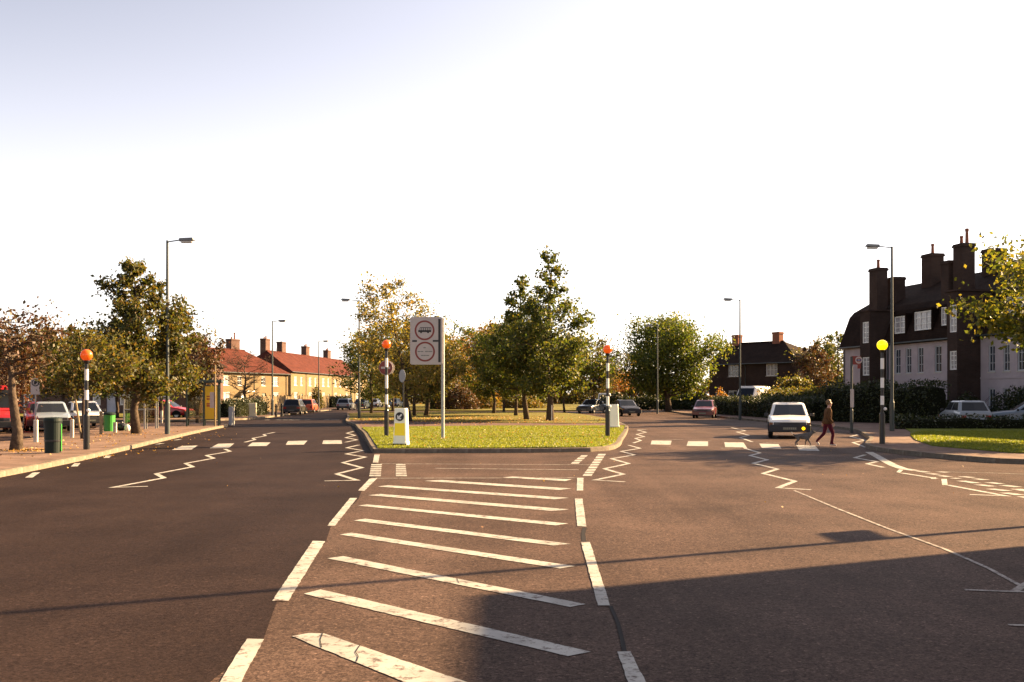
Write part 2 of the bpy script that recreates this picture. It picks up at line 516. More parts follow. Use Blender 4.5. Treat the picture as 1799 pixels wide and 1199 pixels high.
# ------------------------------------------------------------------ mesh helpers
class MB:
    def __init__(self):
        self.v, self.f, self.m = [], [], []

    def add(self, vs, fs, mi=0):
        o = len(self.v)
        self.v += [tuple(p) for p in vs]
        self.f += [tuple(o + i for i in f) for f in fs]
        self.m += [mi] * len(fs)
        return self

    def box(self, x0, x1, y0, y1, z0, z1, mi=0):
        return self.add([(x0, y0, z0), (x1, y0, z0), (x1, y1, z0), (x0, y1, z0), (x0, y0, z1), (x1, y0, z1), (x1, y1, z1), (x0, y1, z1)],
                        [(0, 3, 2, 1), (4, 5, 6, 7), (0, 1, 5, 4), (1, 2, 6, 5), (2, 3, 7, 6), (3, 0, 4, 7)], mi)

    def cbox(self, cx, cy, z0, sx, sy, sz, mi=0, ch=0.0):
        """box on z0, with its upright and top edges chamfered by ch"""
        if ch <= 0:
            return self.box(cx - sx / 2, cx + sx / 2, cy - sy / 2, cy + sy / 2, z0, z0 + sz, mi)
        a, b = sx / 2, sy / 2
        ring = lambda a, b, z: [(cx - a + ch, cy - b, z), (cx + a - ch, cy - b, z), (cx + a, cy - b + ch, z), (cx + a, cy + b - ch, z),
                                (cx + a - ch, cy + b, z), (cx - a + ch, cy + b, z), (cx - a, cy + b - ch, z), (cx - a, cy - b + ch, z)]
        vs = ring(a, b, z0) + ring(a, b, z0 + sz - ch) + ring(a - ch * .7, b - ch * .7, z0 + sz)
        fs = [tuple(range(7, -1, -1)), tuple(range(16, 24))]
        for k in (0, 8):
            for i in range(8):
                j = (i + 1) % 8
                fs.append((k + i, k + j, k + 8 + j, k + 8 + i))
        return self.add(vs, fs, mi)

    def tube(self, pts, rad, n=8, mi=0, caps=True):
        pts = [Vector(p) for p in pts]
        if not hasattr(rad, '__len__'):
            rad = [rad] * len(pts)
        vs, fs = [], []
        up0 = None
        for i, p in enumerate(pts):
            d = (pts[min(i + 1, len(pts) - 1)] - pts[max(i - 1, 0)])
            if d.length < 1e-9:
                d = Vector((0, 0, 1))
            d.normalize()
            if up0 is None:
                up0 = Vector((1, 0, 0)) if abs(d.x) < 0.9 else Vector((0, 1, 0))
            a = d.cross(up0)
            if a.length < 1e-6:
                a = d.orthogonal()
            a.normalize()
            b = d.cross(a)
            up0 = a.cross(d)
            for k in range(n):
                t = 2 * math.pi * k / n
                vs.append(p + (a * math.cos(t) + b * math.sin(t)) * rad[i])
        for i in range(len(pts) - 1):
            for k in range(n):
                j = (k + 1) % n
                fs.append((i * n + k, (i + 1) * n + k, (i + 1) * n + j, i * n + j))
        if caps:
            fs.append(tuple(range(n)))
            fs.append(tuple(range(len(vs) - 1, len(vs) - n - 1, -1)))
        return self.add(vs, fs, mi)

    def lathe(self, prof, n=20, mi=0, cx=0, cy=0):
        """profile [(r, z)] turned round the upright axis"""
        vs, fs = [], []
        for r, z in prof:
            for k in range(n):
                t = 2 * math.pi * k / n
                vs.append((cx + r * math.cos(t), cy + r * math.sin(t), z))
        for i in range(len(prof) - 1):
            for k in range(n):
                j = (k + 1) % n
                fs.append((i * n + k, i * n + j, (i + 1) * n + j, (i + 1) * n + k))
        fs.append(tuple(range(n - 1, -1, -1)))
        fs.append(tuple(range(len(vs) - n, len(vs))))
        return self.add(vs, fs, mi)

    def sphere(self, c, r, n=20, m=12, mi=0, sc=(1, 1, 1)):
        vs, fs = [(c[0], c[1], c[2] - r * sc[2])], []
        for i in range(1, m):
            ph = -math.pi / 2 + math.pi * i / m
            for k in range(n):
                t = 2 * math.pi * k / n
                vs.append((c[0] + r * sc[0] * math.cos(ph) * math.cos(t), c[1] + r * sc[1] * math.cos(ph) * math.sin(t), c[2] + r * sc[2] * math.sin(ph)))
        vs.append((c[0], c[1], c[2] + r * sc[2]))
        for k in range(n):
            j = (k + 1) % n
            fs.append((0, 1 + j, 1 + k))
            fs.append((len(vs) - 1, 1 + (m - 2) * n + k, 1 + (m - 2) * n + j))
            for i in range(m - 2):
                fs.append((1 + i * n + k, 1 + i * n + j, 1 + (i + 1) * n + j, 1 + (i + 1) * n + k))
        return self.add(vs, fs, mi)

    def disc(self, cx, y, cz, r, th=0.004, n=32, mi=0, r0=0.0, sx=1.0):
        """upright disc or ring facing -y, front face at y"""
        vs, fs = [], []
        if r0 <= 0:
            for yy in (y, y + th):
                for k in range(n):
                    t = 2 * math.pi * k / n
                    vs.append((cx + r * sx * math.cos(t), yy, cz + r * math.sin(t)))
            fs.append(tuple(range(n)))
            fs.append(tuple(range(2 * n - 1, n - 1, -1)))
            for k in range(n):
                j = (k + 1) % n
                fs.append((k, n + k, n + j, j))
        else:
            for yy, rr in ((y, r), (y, r0), (y + th, r), (y + th, r0)):
                for k in range(n):
                    t = 2 * math.pi * k / n
                    vs.append((cx + rr * sx * math.cos(t), yy, cz + rr * math.sin(t)))
            for k in range(n):
                j = (k + 1) % n
                fs.append((n + k, k, j, n + j))
                fs.append((k, 2 * n + k, 2 * n + j, j))
                fs.append((3 * n + k, n + k, n + j, 3 * n + j))
                fs.append((2 * n + k, 3 * n + k, 3 * n + j, 2 * n + j))
        return self.add(vs, fs, mi)

    def prism(self, poly, z0, z1, mi=0):
        n = len(poly)
        vs = [(p[0], p[1], z0) for p in poly] + [(p[0], p[1], z1) for p in poly]
        fs = [tuple(range(n - 1, -1, -1)), tuple(range(n, 2 * n))]
        for i in range(n):
            j = (i + 1) % n
            fs.append((i, j, n + j, n + i))
        return self.add(vs, fs, mi)

    def mesh(self, name, mats, smooth=False, bevel=0.0):
        me = bpy.data.meshes.new(name)
        me.from_pydata(self.v, [], self.f)
        for k in (mats if isinstance(mats, (list, tuple)) else [mats]):
            me.materials.append(k)
        if len(set(self.m)) > 1:
            me.polygons.foreach_set('material_index', self.m)
        if smooth:
            me.polygons.foreach_set('use_smooth', [True] * len(me.polygons))
        bm = bmesh.new()
        bm.from_mesh(me)
        bmesh.ops.recalc_face_normals(bm, faces=bm.faces)
        if bevel > 0:
            bmesh.ops.bevel(bm, geom=[e for e in bm.edges if e.calc_face_angle(0) > 0.5], offset=bevel, segments=2, affect='EDGES', clamp_overlap=True)
        bm.to_mesh(me)
        bm.free()
        me.update()
        return me

    def build(self, name, mats, parent=None, smooth=False, loc=None, rz=0, bevel=0.0):
        return link(name, self.mesh(name, mats, smooth, bevel), parent, loc, rz)


def link(name, me, parent=None, loc=None, rz=0):
    o = bpy.data.objects.new(name, me)
    COL.objects.link(o)
    if parent is not None:
        o.parent = parent
    if loc is not None:
        o.location = loc
    if rz:
        o.rotation_euler = (0, 0, rz)
    return o


def tag(o, label=None, cat=None, group=None, kind=None):
    for k, v in (('label', label), ('category', cat), ('group', group), ('kind', kind)):
        if v:
            o[k] = v
    return o


def thing(name, label, cat, loc=(0, 0, 0), rz=0, group=None):
    o = link(name, None, None, loc, rz)
    o.empty_display_size = 0.3
    return tag(o, label, cat, group)


KIDS = {}


def copy_tree(o, parent=None):
    c = o.copy()
    COL.objects.link(c)
    if parent is not None:
        c.parent = parent
    for k in [x for x in o.children]:
        copy_tree(k, c)
    return c


def np_mesh(name, V, Fq, material):
    """mesh from numpy vertices (n,3) and faces (m,k)"""
    me = bpy.data.meshes.new(name)
    k = Fq.shape[1]
    me.vertices.add(len(V))
    me.vertices.foreach_set('co', V.astype(np.float32).ravel())
    me.loops.add(Fq.size)
    me.loops.foreach_set('vertex_index', Fq.astype(np.int32).ravel())
    me.polygons.add(len(Fq))
    me.polygons.foreach_set('loop_start', (np.arange(len(Fq)) * k).astype(np.int32))
    me.polygons.foreach_set('loop_total', np.full(len(Fq), k, dtype=np.int32))
    me.materials.append(material)
    me.update(calc_edges=True)
    me.validate()
    return me


def leaf_cloud(name, P, size, material, R, flat=0.0, narrow=0.6):
    """one small bent leaf (two triangles) at every point of P"""
    n = len(P)
    a = R.normal(size=(n, 3))
    a /= np.linalg.norm(a, axis=1)[:, None] + 1e-9
    if flat:
        a[:, 2] *= (1 - flat)
    b = R.normal(size=(n, 3))
    b -= (b * a).sum(1)[:, None] * a / ((a * a).sum(1)[:, None] + 1e-9)
    b /= np.linalg.norm(b, axis=1)[:, None] + 1e-9
    s = (size * R.uniform(0.65, 1.35, n))[:, None]
    V = np.empty((n, 4, 3))
    V[:, 0] = P - a * s * 0.5
    V[:, 1] = P + b * s * 0.5 * narrow
    V[:, 2] = P + a * s * 0.5
    V[:, 3] = P - b * s * 0.5 * narrow
    Fq = np.arange(n * 4).reshape(n, 4)
    return np_mesh(name, V.reshape(-1, 3), Fq, material)

# ------------------------------------------------------------------ ground, roads, pavements
def smooth_line(pts, step=0.9):
    """resample a polyline (Catmull-Rom) into roughly equal steps"""
    P = [Vector((p[0], p[1])) for p in pts]
    out = []
    for i in range(len(P) - 1):
        p0, p1, p2, p3 = P[max(i - 1, 0)], P[i], P[i + 1], P[min(i + 2, len(P) - 1)]
        for k in range(12):
            t = k / 12
            out.append(0.5 * ((2 * p1) + (p2 - p0) * t + (2 * p0 - 5 * p1 + 4 * p2 - p3) * t * t + (3 * p1 - p0 - 3 * p2 + p3) * t ** 3))
    out.append(P[-1])
    res, acc = [out[0]], 0.0
    for a, b in zip(out, out[1:]):
        d = (b - a).length
        pos = 0.0
        while acc + (d - pos) >= step:
            pos += step - acc
            acc = 0.0
            res.append(a + (b - a) * (pos / d))
        acc += d - pos
    if (res[-1] - out[-1]).length > step * 0.3:
        res.append(out[-1])
    return [(p.x, p.y) for p in res]


def sheet(name, poly, z, material, parent=None):
    bm = bmesh.new()
    bm.faces.new([bm.verts.new((x, y, z)) for x, y in poly])
    bmesh.ops.triangulate(bm, faces=bm.faces[:])
    for f in bm.faces:
        if f.normal.z < 0:
            f.normal_flip()
    me = bpy.data.meshes.new(name)
    bm.to_mesh(me)
    bm.free()
    me.materials.append(material)
    return link(name, me, parent)


def slab(name, poly, z0, z1, material, parent=None):
    bm = bmesh.new()
    lo = [bm.verts.new((x, y, z0)) for x, y in poly]
    hi = [bm.verts.new((x, y, z1)) for x, y in poly]
    n = len(poly)
    bm.faces.new(hi)
    for i in range(n):
        j = (i + 1) % n
        bm.faces.new((lo[i], lo[j], hi[j], hi[i]))
    bmesh.ops.recalc_face_normals(bm, faces=bm.faces[:])
    if [f for f in bm.faces if len(f.verts) == n][0].normal.z < 0:
        bmesh.ops.reverse_faces(bm, faces=bm.faces[:])
    bmesh.ops.triangulate(bm, faces=[f for f in bm.faces if len(f.verts) > 4])
    me = bpy.data.meshes.new(name)
    bm.to_mesh(me)
    bm.free()
    me.materials.append(material)
    return link(name, me, parent)


ground = tag(sheet('ground', [(-1500, -1500), (1500, -1500), (1500, 2500), (-1500, 2500)], -0.03, M['earth']), kind='structure')
road = tag(sheet('road', [(-75, -40), (80, -40), (80, 26), (60, 60), (22, 100), (24, 150), (26, 240), (-24, 240), (-23, 140), (-20, 95), (-20, 62), (-75, 84)], 0.0, M['asphalt']), kind='structure')

# the left carriageway carries newer, darker asphalt up to the edge dashes
left_edge = [G(385, 1199), G(455, 1124), G(480, 1057), G(568, 952), G(577, 926), G(626, 878), G(632, 864), G(657, 842), G(660, 800)]
lane = [(-2.0, 0.6), (-1.75, 5.0)] + [(p[0] + 0.03, p[1]) for p in left_edge[1:]] + [(-4.05, 28.9), (-5.35, 36.2), (-7.5, 48), (-8.65, 55), (-10.7, 64), (-12.7, 77),
        (-14.9, 90), (-18.2, 110), (-21.9, 118), (-20.4, 92), (-19.25, 80), (-18.95, 72), (-20.5, 66), (-24, 62), (-19.5, 58.4), (-17.2, 57.4), (-15.65, 55), (-13.85, 43), (-11.65, 30), (-10.75, 24),
        (-10.15, 18), (-9.25, 5), (-8.9, 0.6)]
left_lane = sheet('carriageway', lane, 0.002, M['asphalt_new'], road)
Z_PAINT = 0.0045
LAID = [0]


def layer(z):
    """every coat of paint lies a hair above the one laid before, so crossing lines never share a plane"""
    LAID[0] += 1
    return z + (LAID[0] % 24) * 0.00012



def quad_px(name, px, material=None, parent=road, z=Z_PAINT):
    z = layer(z)
    raw = [Vector(G(*p)) for p in px]
    pts = []
    for a, b in zip(raw, raw[1:] + raw[:1]):          # hand-laid edge, a little uneven
        d = b - a
        nn = Vector((-d.y, d.x)).normalized() if d.length > 0 else Vector((0, 0))
        k = max(1, min(40, int(d.length / .07)))
        for i in range(k):
            p = a + d * (i / k) + (nn * rnd.gauss(0, .0022) if i else Vector((0, 0)))
            pts.append((p.x, p.y))
    me = bpy.data.meshes.new(name)
    me.from_pydata([(x, y, z) for x, y in pts], [], [tuple(range(len(pts)))])
    me.materials.append(material or M['paint'])
    if me.polygons[0].normal.z < 0:
        me.flip_normals()
    return link(name, me, parent)


def strip(name, pts, w, material=None, parent=road, z=Z_PAINT):
    """a painted line of width w along ground points, mitred"""
    z = layer(z)
    P = [Vector(p) for p in pts]
    vs, fs = [], []
    for i, p in enumerate(P):
        d1 = (p - P[i - 1]).normalized() if i else (P[1] - p).normalized()
        d2 = (P[i + 1] - p).normalized() if i < len(P) - 1 else d1
        n1, n2 = Vector((-d1.y, d1.x)), Vector((-d2.y, d2.x))
        m = (n1 + n2)
        m = m.normalized() if m.length > 1e-3 else n1
        k = min(1.0 / max(0.35, m.dot(n1)), 2.2) * w / 2
        vs += [(p.x + m.x * k, p.y + m.y * k, z), (p.x - m.x * k, p.y - m.y * k, z)]
    for i in range(len(P) - 1):
        fs.append((2 * i + 1, 2 * i + 3, 2 * i + 2, 2 * i))
    me = bpy.data.meshes.new(name)
    me.from_pydata(vs, [], fs)
    me.materials.append(material or M['paint'])
    if me.polygons[0].normal.z < 0:
        me.flip_normals()
    return link(name, me, parent)


z1 = lambda p: (p[0] * .3891, 760 + p[1] * .3892)
z2 = lambda p: (500 + p[0] * .38280, 740 + p[1] * .38282)
z3 = lambda p: (1100 + p[0] * .38855, 740 + p[1] * .38865)
z5 = lambda p: (1500 + p[0] * .16620, 770 + p[1] * .1662)
z7 = lambda p: (1220 + p[0] * .25018, 510 + p[1] * .25021)

# hatching between the carriageways
for q in ([(110, 976), (182, 978), (1420, 1400), (1290, 1500), (160, 1043), (33, 990)],
          [(88, 795), (165, 775), (1405, 1062), (1300, 1082)], [(195, 632), (270, 622), (1382, 843), (1310, 856)],
          [(253, 523), (305, 514), (1332, 668), (1262, 679)], [(316, 458), (370, 450), (1314, 566), (1232, 573)],
          [(338, 390), (378, 384), (1302, 472), (1243, 481)], [(384, 342), (440, 336), (1305, 407), (1235, 415)],
          [(428, 302), (475, 296), (1304, 354), (1238, 361)], [(640, 276), (720, 272), (1318, 311), (1258, 318)],
          [(1000, 260), (1045, 256), (1320, 269), (1286, 277)]):
    quad_px('hatch_stripe', [z2(p) for p in q])
for a, b, w in (((440, 197), (1400, 202), .10), ((690, 218), (1350, 225), .12), ((395, 264), (1342, 262), .10)):
    strip('cross_line', [G(*z2(a)), G(*z2(b))], w, M['paint_worn'])
# edge dashes, left and right of the hatching
for q, zf in (([(1115, 935), (1192, 937), (1030, 1235), (925, 1235)], z1), ([(1412, 492), (1468, 494), (1303, 763), (1229, 763)], z1),
              ([(1580, 298), (1612, 298), (1512, 424), (1478, 423)], z1), ([(390, 266), (428, 262), (366, 322), (337, 321)], z2),
              ([(412, 155), (437, 155), (430, 192), (405, 192)], z2), ([(1343, 262), (1372, 262), (1370, 321), (1340, 321)], z2),
              ([(1332, 358), (1367, 358), (1385, 487), (1343, 484)], z2), ([(1360, 558), (1402, 558), (1493, 850), (1438, 850)], z2),
              ([(1526, 1063), (1588, 1062), (1700, 1290), (1607, 1290)], z2)):
    quad_px('edge_dash', [zf(p) for p in q])
strip('tar_seam', [G(*z2(p)) for p in ((1497, 852), (1530, 930), (1548, 1000), (1560, 1060))], 0.03, M['tar'], z=0.0035)
strip('tar_seam', [G(*z2(p)) for p in ((1378, 490), (1370, 520), (1375, 556))], 0.05, M['tar'], z=0.0035)
for pts in (((175, 975), (163, 1010), (170, 1045)), ((345, 1035), (325, 1065), (338, 1085), (330, 1110)), ((790, 725), (800, 748)), ((920, 950), (955, 938), (985, 945))):
    strip('crack', [G(*z2(p)) for p in pts], 0.006, M['tar'], z=0.0078)
# ladders of short bars
for (xa, xb, ya, yb, xc, xd, n) in ((398, 446, 199, 258, 388, 441, 7), (511, 554, 199, 258, 510, 562, 7)):
    for k in range(n):
        t0, t1 = k / n, (k + .62) / n
        f = lambda t: (xa + (xc - xa) * t, xb + (xd - xb) * t, ya + (yb - ya) * t)
        a, b = f(t0), f(t1)
        quad_px('ladder_bar', [z2((a[0], a[2])), z2((a[1], a[2])), z2((b[1], b[2])), z2((b[0], b[2]))])
for (p, q, r, s, n) in (((1440, 152), (1475, 152), (1407, 256), (1365, 256), 9), ((1362, 158), (1392, 158), (1345, 200), (1308, 200), 4)):
    for k in range(n):
        t0, t1 = k / n, (k + .72) / n
        L = lambda a, b, t: (a[0] + (b[0] - a[0]) * t, a[1] + (b[1] - a[1]) * t)
        quad_px('ladder_bar', [z2(L(p, s, t0)), z2(L(q, r, t0)), z2(L(q, r, t1)), z2(L(p, s, t1))])
# zebra crossings
for q in ([(822, 62), (893, 60), (865, 78), (775, 80)], [(985, 52), (1058, 50), (1035, 70), (947, 72)], [(1140, 46), (1222, 46), (1203, 62), (1118, 63)],
          [(1300, 40), (1388, 38), (1372, 56), (1290, 57)], [(1460, 37), (1542, 36), (1545, 52), (1455, 53)]):
    quad_px('zebra_stripe', [z1(p) for p in q])
for q in ([(1145, 774.6), (1180, 774.8), (1178, 782), (1143, 781.5)], [(1209, 775.8), (1244, 776), (1244, 784.5), (1206, 784)], [(1272.5, 777.6), (1306, 778), (1309, 786.8), (1274, 786.3)],
          [(1333.8, 780), (1367.6, 780.9), (1373, 789), (1338.8, 788)], [(1399, 783), (1432, 783.6), (1440, 793), (1404, 792)]):
    quad_px('zebra_stripe', q)
for a, b in (((1150, 772.5), (1200, 773)), ((1210, 774), (1250, 774.6)), ((1340, 778), (1372, 779)), ((1160, 784.5), (1180, 784.6)), ((1265, 788), (1300, 788.6))):
    strip('crossing_stud_line', [G(*a), G(*b)], 0.12, M['paint_worn'])
# zigzags
for zf, runs in ((z1, [[(668, 245), (510, 250), (740, 207), (705, 188), (870, 157), (838, 141), (965, 118), (932, 105), (1040, 87), (1015, 76)],
                       [(1105, 45), (1152, 33), (1140, 27), (1200, 16), (1190, 10), (1240, 0)],
                       [(1465, 220), (1612, 217), (1520, 188), (1635, 160), (1548, 137), (1650, 112), (1563, 98), (1640, 83), (1565, 70), (1622, 57)],
                       [(1560, 45), (1612, 34), (1560, 24), (1605, 14), (1565, 4), (1600, -5)]]),
                 (z2, [[(1562, 280), (1422, 272), (1555, 245), (1467, 220), (1580, 196), (1500, 174), (1605, 156), (1545, 140), (1632, 126), (1580, 112)],
                       [(1600, 102), (1635, 90), (1610, 80), (1650, 72), (1615, 62), (1660, 52), (1620, 42), (1660, 38)]]),
                 (z3, [[(836, 312), (687, 303), (763, 273), (620, 238), (685, 218), (575, 192), (638, 176), (560, 157), (605, 145), (540, 125), (525, 100)],
                       [(570, 95), (515, 75), (555, 65), (500, 50), (540, 45), (475, 30)],
                       [(1085, 120), (1025, 98), (1080, 88), (1015, 70), (1050, 62)]]),
                 (z5, [[(1225, 600), (1605, 614), (985, 498)], [(875, 430), (505, 371)], [(315, 312), (140, 275), (248, 252), (10, 210), (120, 178)]])):
    for r in runs:
        strip('zigzag_line', [G(*zf(p)) for p in r], 0.11)
for q in ([(925, 435), (983, 435), (993, 500), (933, 500)], [(478, 333), (525, 336), (488, 370), (448, 364)], [(812, 424), (868, 418), (872, 434), (820, 436)]):
    quad_px('zigzag_line', [z5(p) for p in q])
# give-way line of the side road on the right
strip('give_way_line', [G(*z5(p)) for p in ((160, 150), (230, 185), (335, 246), (420, 290), (520, 325), (650, 346))], 0.22)
for a, b in (((680, 350), (780, 365)), ((790, 377), (890, 388)), ((905, 400), (1010, 412)), ((1040, 426), (1110, 432)), ((1130, 455), (1300, 480)), ((1310, 495), (1470, 515)),
             ((1440, 540), (1630, 563)), ((1590, 582), (1760, 606)), ((890, 358), (990, 366)), ((1140, 408), (1260, 420)), ((1280, 432), (1400, 444)), ((1420, 470), (1560, 486)),
             ((1570, 500), (1740, 520)), ((1710, 540), (1860, 566)), ((1780, 620), (1960, 650)), ((1880, 590), (2040, 615))):
    strip('give_way_dash', [G(*z5(a)), G(*z5(b))], 0.20)
strip('cross_line', [G(*z5((900, 358))), G(*z5((1500, 372))), G(*z5((1799, 384)))], 0.07, M['paint_worn'])
# faint old line across the right lane and short marks at the edge of the view
strip('old_line', [G(*z3(p)) for p in ((760, 315), (950, 395), (1190, 490), (1440, 580), (1640, 668), (1790, 750))], 0.045, M['paint_worn'])
strip('old_line', [G(*z3(p)) for p in ((1530, 765), (1660, 770), (1900, 778))], 0.06, M['paint_worn'])
strip('old_line', [G(*z3(p)) for p in ((1750, 775), (1830, 725))], 0.07, M['paint_worn'])
strip('old_line', [G(*z3(p)) for p in ((1730, 925), (1950, 928))], 0.05, M['paint_worn'])
# dashes along the left kerb and far across the left road
for p, q in (((130, 205), (165, 182)), ((335, 155), (350, 140)), ((480, 116), (492, 106)), ((705, 55), (735, 50)), ((790, 36), (815, 32))):
    strip('kerb_dash', [G(*z1(p)), G(*z1(q))], 0.14)
for px in (467, 487, 499, 510, 520, 537, 572, 583, 590):
    a = G(px - 2, 738.2)
    strip('far_dash', [a, (a[0] + 0.35, a[1])], 0.5)


def kerb(line, parent, side, stop=None, step=0.915, h=0.125, w=0.15):
    """kerb stones along a road edge; side=+1: the stones lie to the left of the direction of travel"""
    me = None
    for i, (a, b) in enumerate(zip(line, line[1:])):
        a, b = Vector(a), Vector(b)
        d = b - a
        L = d.length
        d.normalize()
        n = Vector((-d.y, d.x)) * side
        if me is None:
            m = MB()
            e = 0.02
            y0, y1 = -0.015, w
            vs = [(-.496, y0, -.05), (.496, y0, -.05), (.496, y0 + .008, h - e), (-.496, y0 + .008, h - e), (-.496, y0 + .03, h), (.496, y0 + .03, h), (.496, y1, h), (-.496, y1, h), (-.496, y1, -.05), (.496, y1, -.05)]
            m.add(vs, [(0, 1, 2, 3), (3, 2, 5, 4), (4, 5, 6, 7), (7, 6, 9, 8), (0, 3, 4, 7, 8), (1, 9, 6, 5, 2)])
            me = m.mesh('kerb_stone', M['kerb'])
        o = link('kerb_stone', me, parent)
        c = (a + b) / 2
        o.location = (c.x, c.y, rnd.uniform(-.004, .004))
        o.rotation_euler = (0, 0, math.atan2(d.y, d.x) if side > 0 else math.atan2(d.y, d.x) + math.pi)
        o.scale = (L, 1, 1)


def kerb_run(name, line, parent, side, h=0.125, w=0.15, material=None):
    """distant kerb whose stones no longer show: one continuous run"""
    m = MB()
    P = [Vector(p) for p in line]
    for a, b in zip(P, P[1:]):
        d = (b - a).normalized()
        n = Vector((-d.y, d.x)) * side
        o, i = n * -0.015, n * w
        vs = []
        for p in (a, b):
            for off, z in ((o, -.05), (o, h), (i, h), (i, -.05)):
                vs.append((p.x + off.x, p.y + off.y, z))
        m.add(vs, [(0, 4, 5, 1), (1, 5, 6, 2), (2, 6, 7, 3)])
    return tag(m.build(name, material or M['kerb'], parent), kind='stuff')


# pavement on the left, its parking bay behind
KL = [(-8.7, -12), (-9.3, 5), (-10.15, 18), (-10.8, 24.2), (-11.7, 30), (-12.8, 36.5), (-13.9, 43), (-14.8, 49), (-15.7, 55), (-17.0, 57.2), (-19.2, 58.4)]
KLs = smooth_line(KL)
pav_left = tag(slab('pavement_left', KLs + [(-22.5, 56.5), (-21.5, 52), (-19.4, 46), (-18.2, 40), (-17.2, 34), (-16.6, 26), (-15.5, 12), (-14.5, -12)], -0.1, 0.12, M['pave']), kind='structure')
kerb([p for p in KLs if p[1] > 12], pav_left, +1)
kerb_run('kerb', [p for p in KLs if p[1] <= 12.6], pav_left, +1)
# pavement before the terraces
KF = smooth_line([(-27, 66.0), (-21.5, 67.0), (-19.3, 69.5), (-18.9, 73), (-19.2, 80), (-20.3, 92), (-21.3, 105), (-21.9, 118), (-22.6, 140), (-24, 180)], 0.9)
pav_far = tag(slab('pavement_far', KF + [(-27, 180), (-25.6, 118), (-24.3, 92), (-23, 80), (-24, 72), (-29, 70)], -0.1, 0.12, M['pave']), kind='structure')
kerb_run('kerb', KF, pav_far, +1)
garden = tag(slab('garden_ground', [(-24.3, 92), (-25.6, 118), (-27, 180), (-90, 200), (-90, 120), (-60, 90), (-32, 76), (-23.4, 80)], -0.1, 0.10, M['lawn_dry']), kind='structure')

# the grassed island
front = smooth_line([(-4.0, 28.75), (-1.0, 28.85), (1.0, 29.1), (2.75, 29.9), (3.5, 32.6), (4.1, 37), (5.0, 43.5), (5.75, 49.4), (6.15, 53), (6.35, 57)], 0.915)
right_far = smooth_line([(6.35, 57), (6.6, 68), (6.4, 82), (5.4, 92), (2.5, 98), (-3, 100.5), (-10, 99.5), (-14.2, 95.5), (-14.9, 90)], 1.5)
left_side = smooth_line([(-14.9, 90), (-12.7, 77), (-10.65, 64), (-8.65, 55)], 1.2)
left_near = smooth_line([(-8.65, 55), (-7.4, 48), (-6.35, 42.5), (-5.3, 36.3), (-4.4, 31.0), (-4.0, 28.75)], 0.915)
isl = front[:-1] + right_far[:-1] + left_side[:-1] + left_near[:-1]
island = tag(slab('island', isl, -0.1, 0.118, M['path']), kind='structure')
kerb(front, island, +1)
kerb(left_near, island, +1)
kerb_run('kerb', right_far, island, +1)
kerb_run('kerb', left_side, island, +1)


def inset(poly, d):
    P = [Vector(p) for p in poly]
    out = []
    for i, p in enumerate(P):
        d1 = (p - P[i - 1]).normalized()
        d2 = (P[(i + 1) % len(P)] - p).normalized()
        n = Vector((-d1.y - d2.y, d1.x + d2.x))
        n = n.normalized() if n.length > 1e-6 else Vector((-d1.y, d1.x))
        out.append((p.x + n.x * d, p.y + n.y * d))
    return out


isl_in = inset(isl, 0.17)
fr = [p for p in isl_in if p[1] < 50.5]
# near lawn runs up to the footpath; the leafy lawn with the trees lies behind it
ln = [p for p in isl_in if p[0] > -1 and p[1] < 51.5 and p[1] > 29.0] + [(-1, 50.8), (-7.2, 48.5)] + [p for p in isl_in if p[0] < -1 and p[1] < 48.4]
ln = sorted(set(ln), key=lambda p: math.atan2(p[1] - 40, p[0] + 0.6))
lawn_near = slab('lawn', ln, 0.10, 0.15, M['lawn'], island)
lf = [p for p in isl_in if p[0] > -1 and p[1] > 57.5] + [p for p in isl_in if p[0] <= -1 and p[1] > 66]
lf = [(6.1, 57.3), (3.0, 56.6), (-1.5, 58.5)] + sorted(set(lf), key=lambda p: math.atan2(p[1] - 75, p[0] + 4)) + [(-9.5, 63.5), (-6, 61.8)]
lf = sorted(set(lf), key=lambda p: math.atan2(p[1] - 75, p[0] + 4))
lawn_far = slab('lawn', lf, 0.10, 0.15, M['lawn_dry'], island)
tag(lawn_near, kind='structure')
tag(lawn_far, kind='structure')

# right-hand pavement that swells out to the crossing
KR = [(40, 27.0), (26, 25.6), (18, 24.4), (12.2, 24.6), (11.15, 27.6), (10.95, 30.6), (11.9, 33.2), (13.2, 36.8), (14.8, 42.0), (16.3, 47.6), (16.7, 54), (16.4, 64), (16.3, 76), (16.2, 90), (17.0, 105), (19, 125)]
KRs = smooth_line([(40, 24.3), (26, 24.0), (18, 23.7), (12.6, 23.9), (11.3, 26.4), (10.95, 30.0), (11.7, 33.0), (13.2, 36.8), (14.8, 42.0), (16.3, 47.6), (16.7, 54), (16.4, 64), (16.3, 76), (16.2, 90), (17.0, 105), (19, 125)], 0.915)
pav_right = tag(slab('pavement_right', KRs + [(26, 125), (60, 80), (60, 24.3)], -0.1, 0.12, M['pave']), kind='structure')
kerb([p for p in KRs if p[1] < 58 and p[0] < 19], pav_right, -1)
kerb_run('kerb', [p for p in KRs if p[1] > 57], pav_right, -1)
verge = tag(slab('verge', [(12.9, 30.6), (13.4, 26.6), (40, 27.2), (60, 32), (60, 62), (24, 60), (20.2, 52), (17.2, 43), (15.6, 39.0), (14.0, 34.6)], 0.09, 0.15, M['lawn']), kind='structure')
# ground beyond the junction
far_lawn = tag(slab('far_lawn', [(-18, 116), (-4, 112), (9, 116), (16.5, 128), (19, 240), (-20, 240), (-19.5, 150)], -0.1, 0.13, M['lawn_dry']), kind='structure')
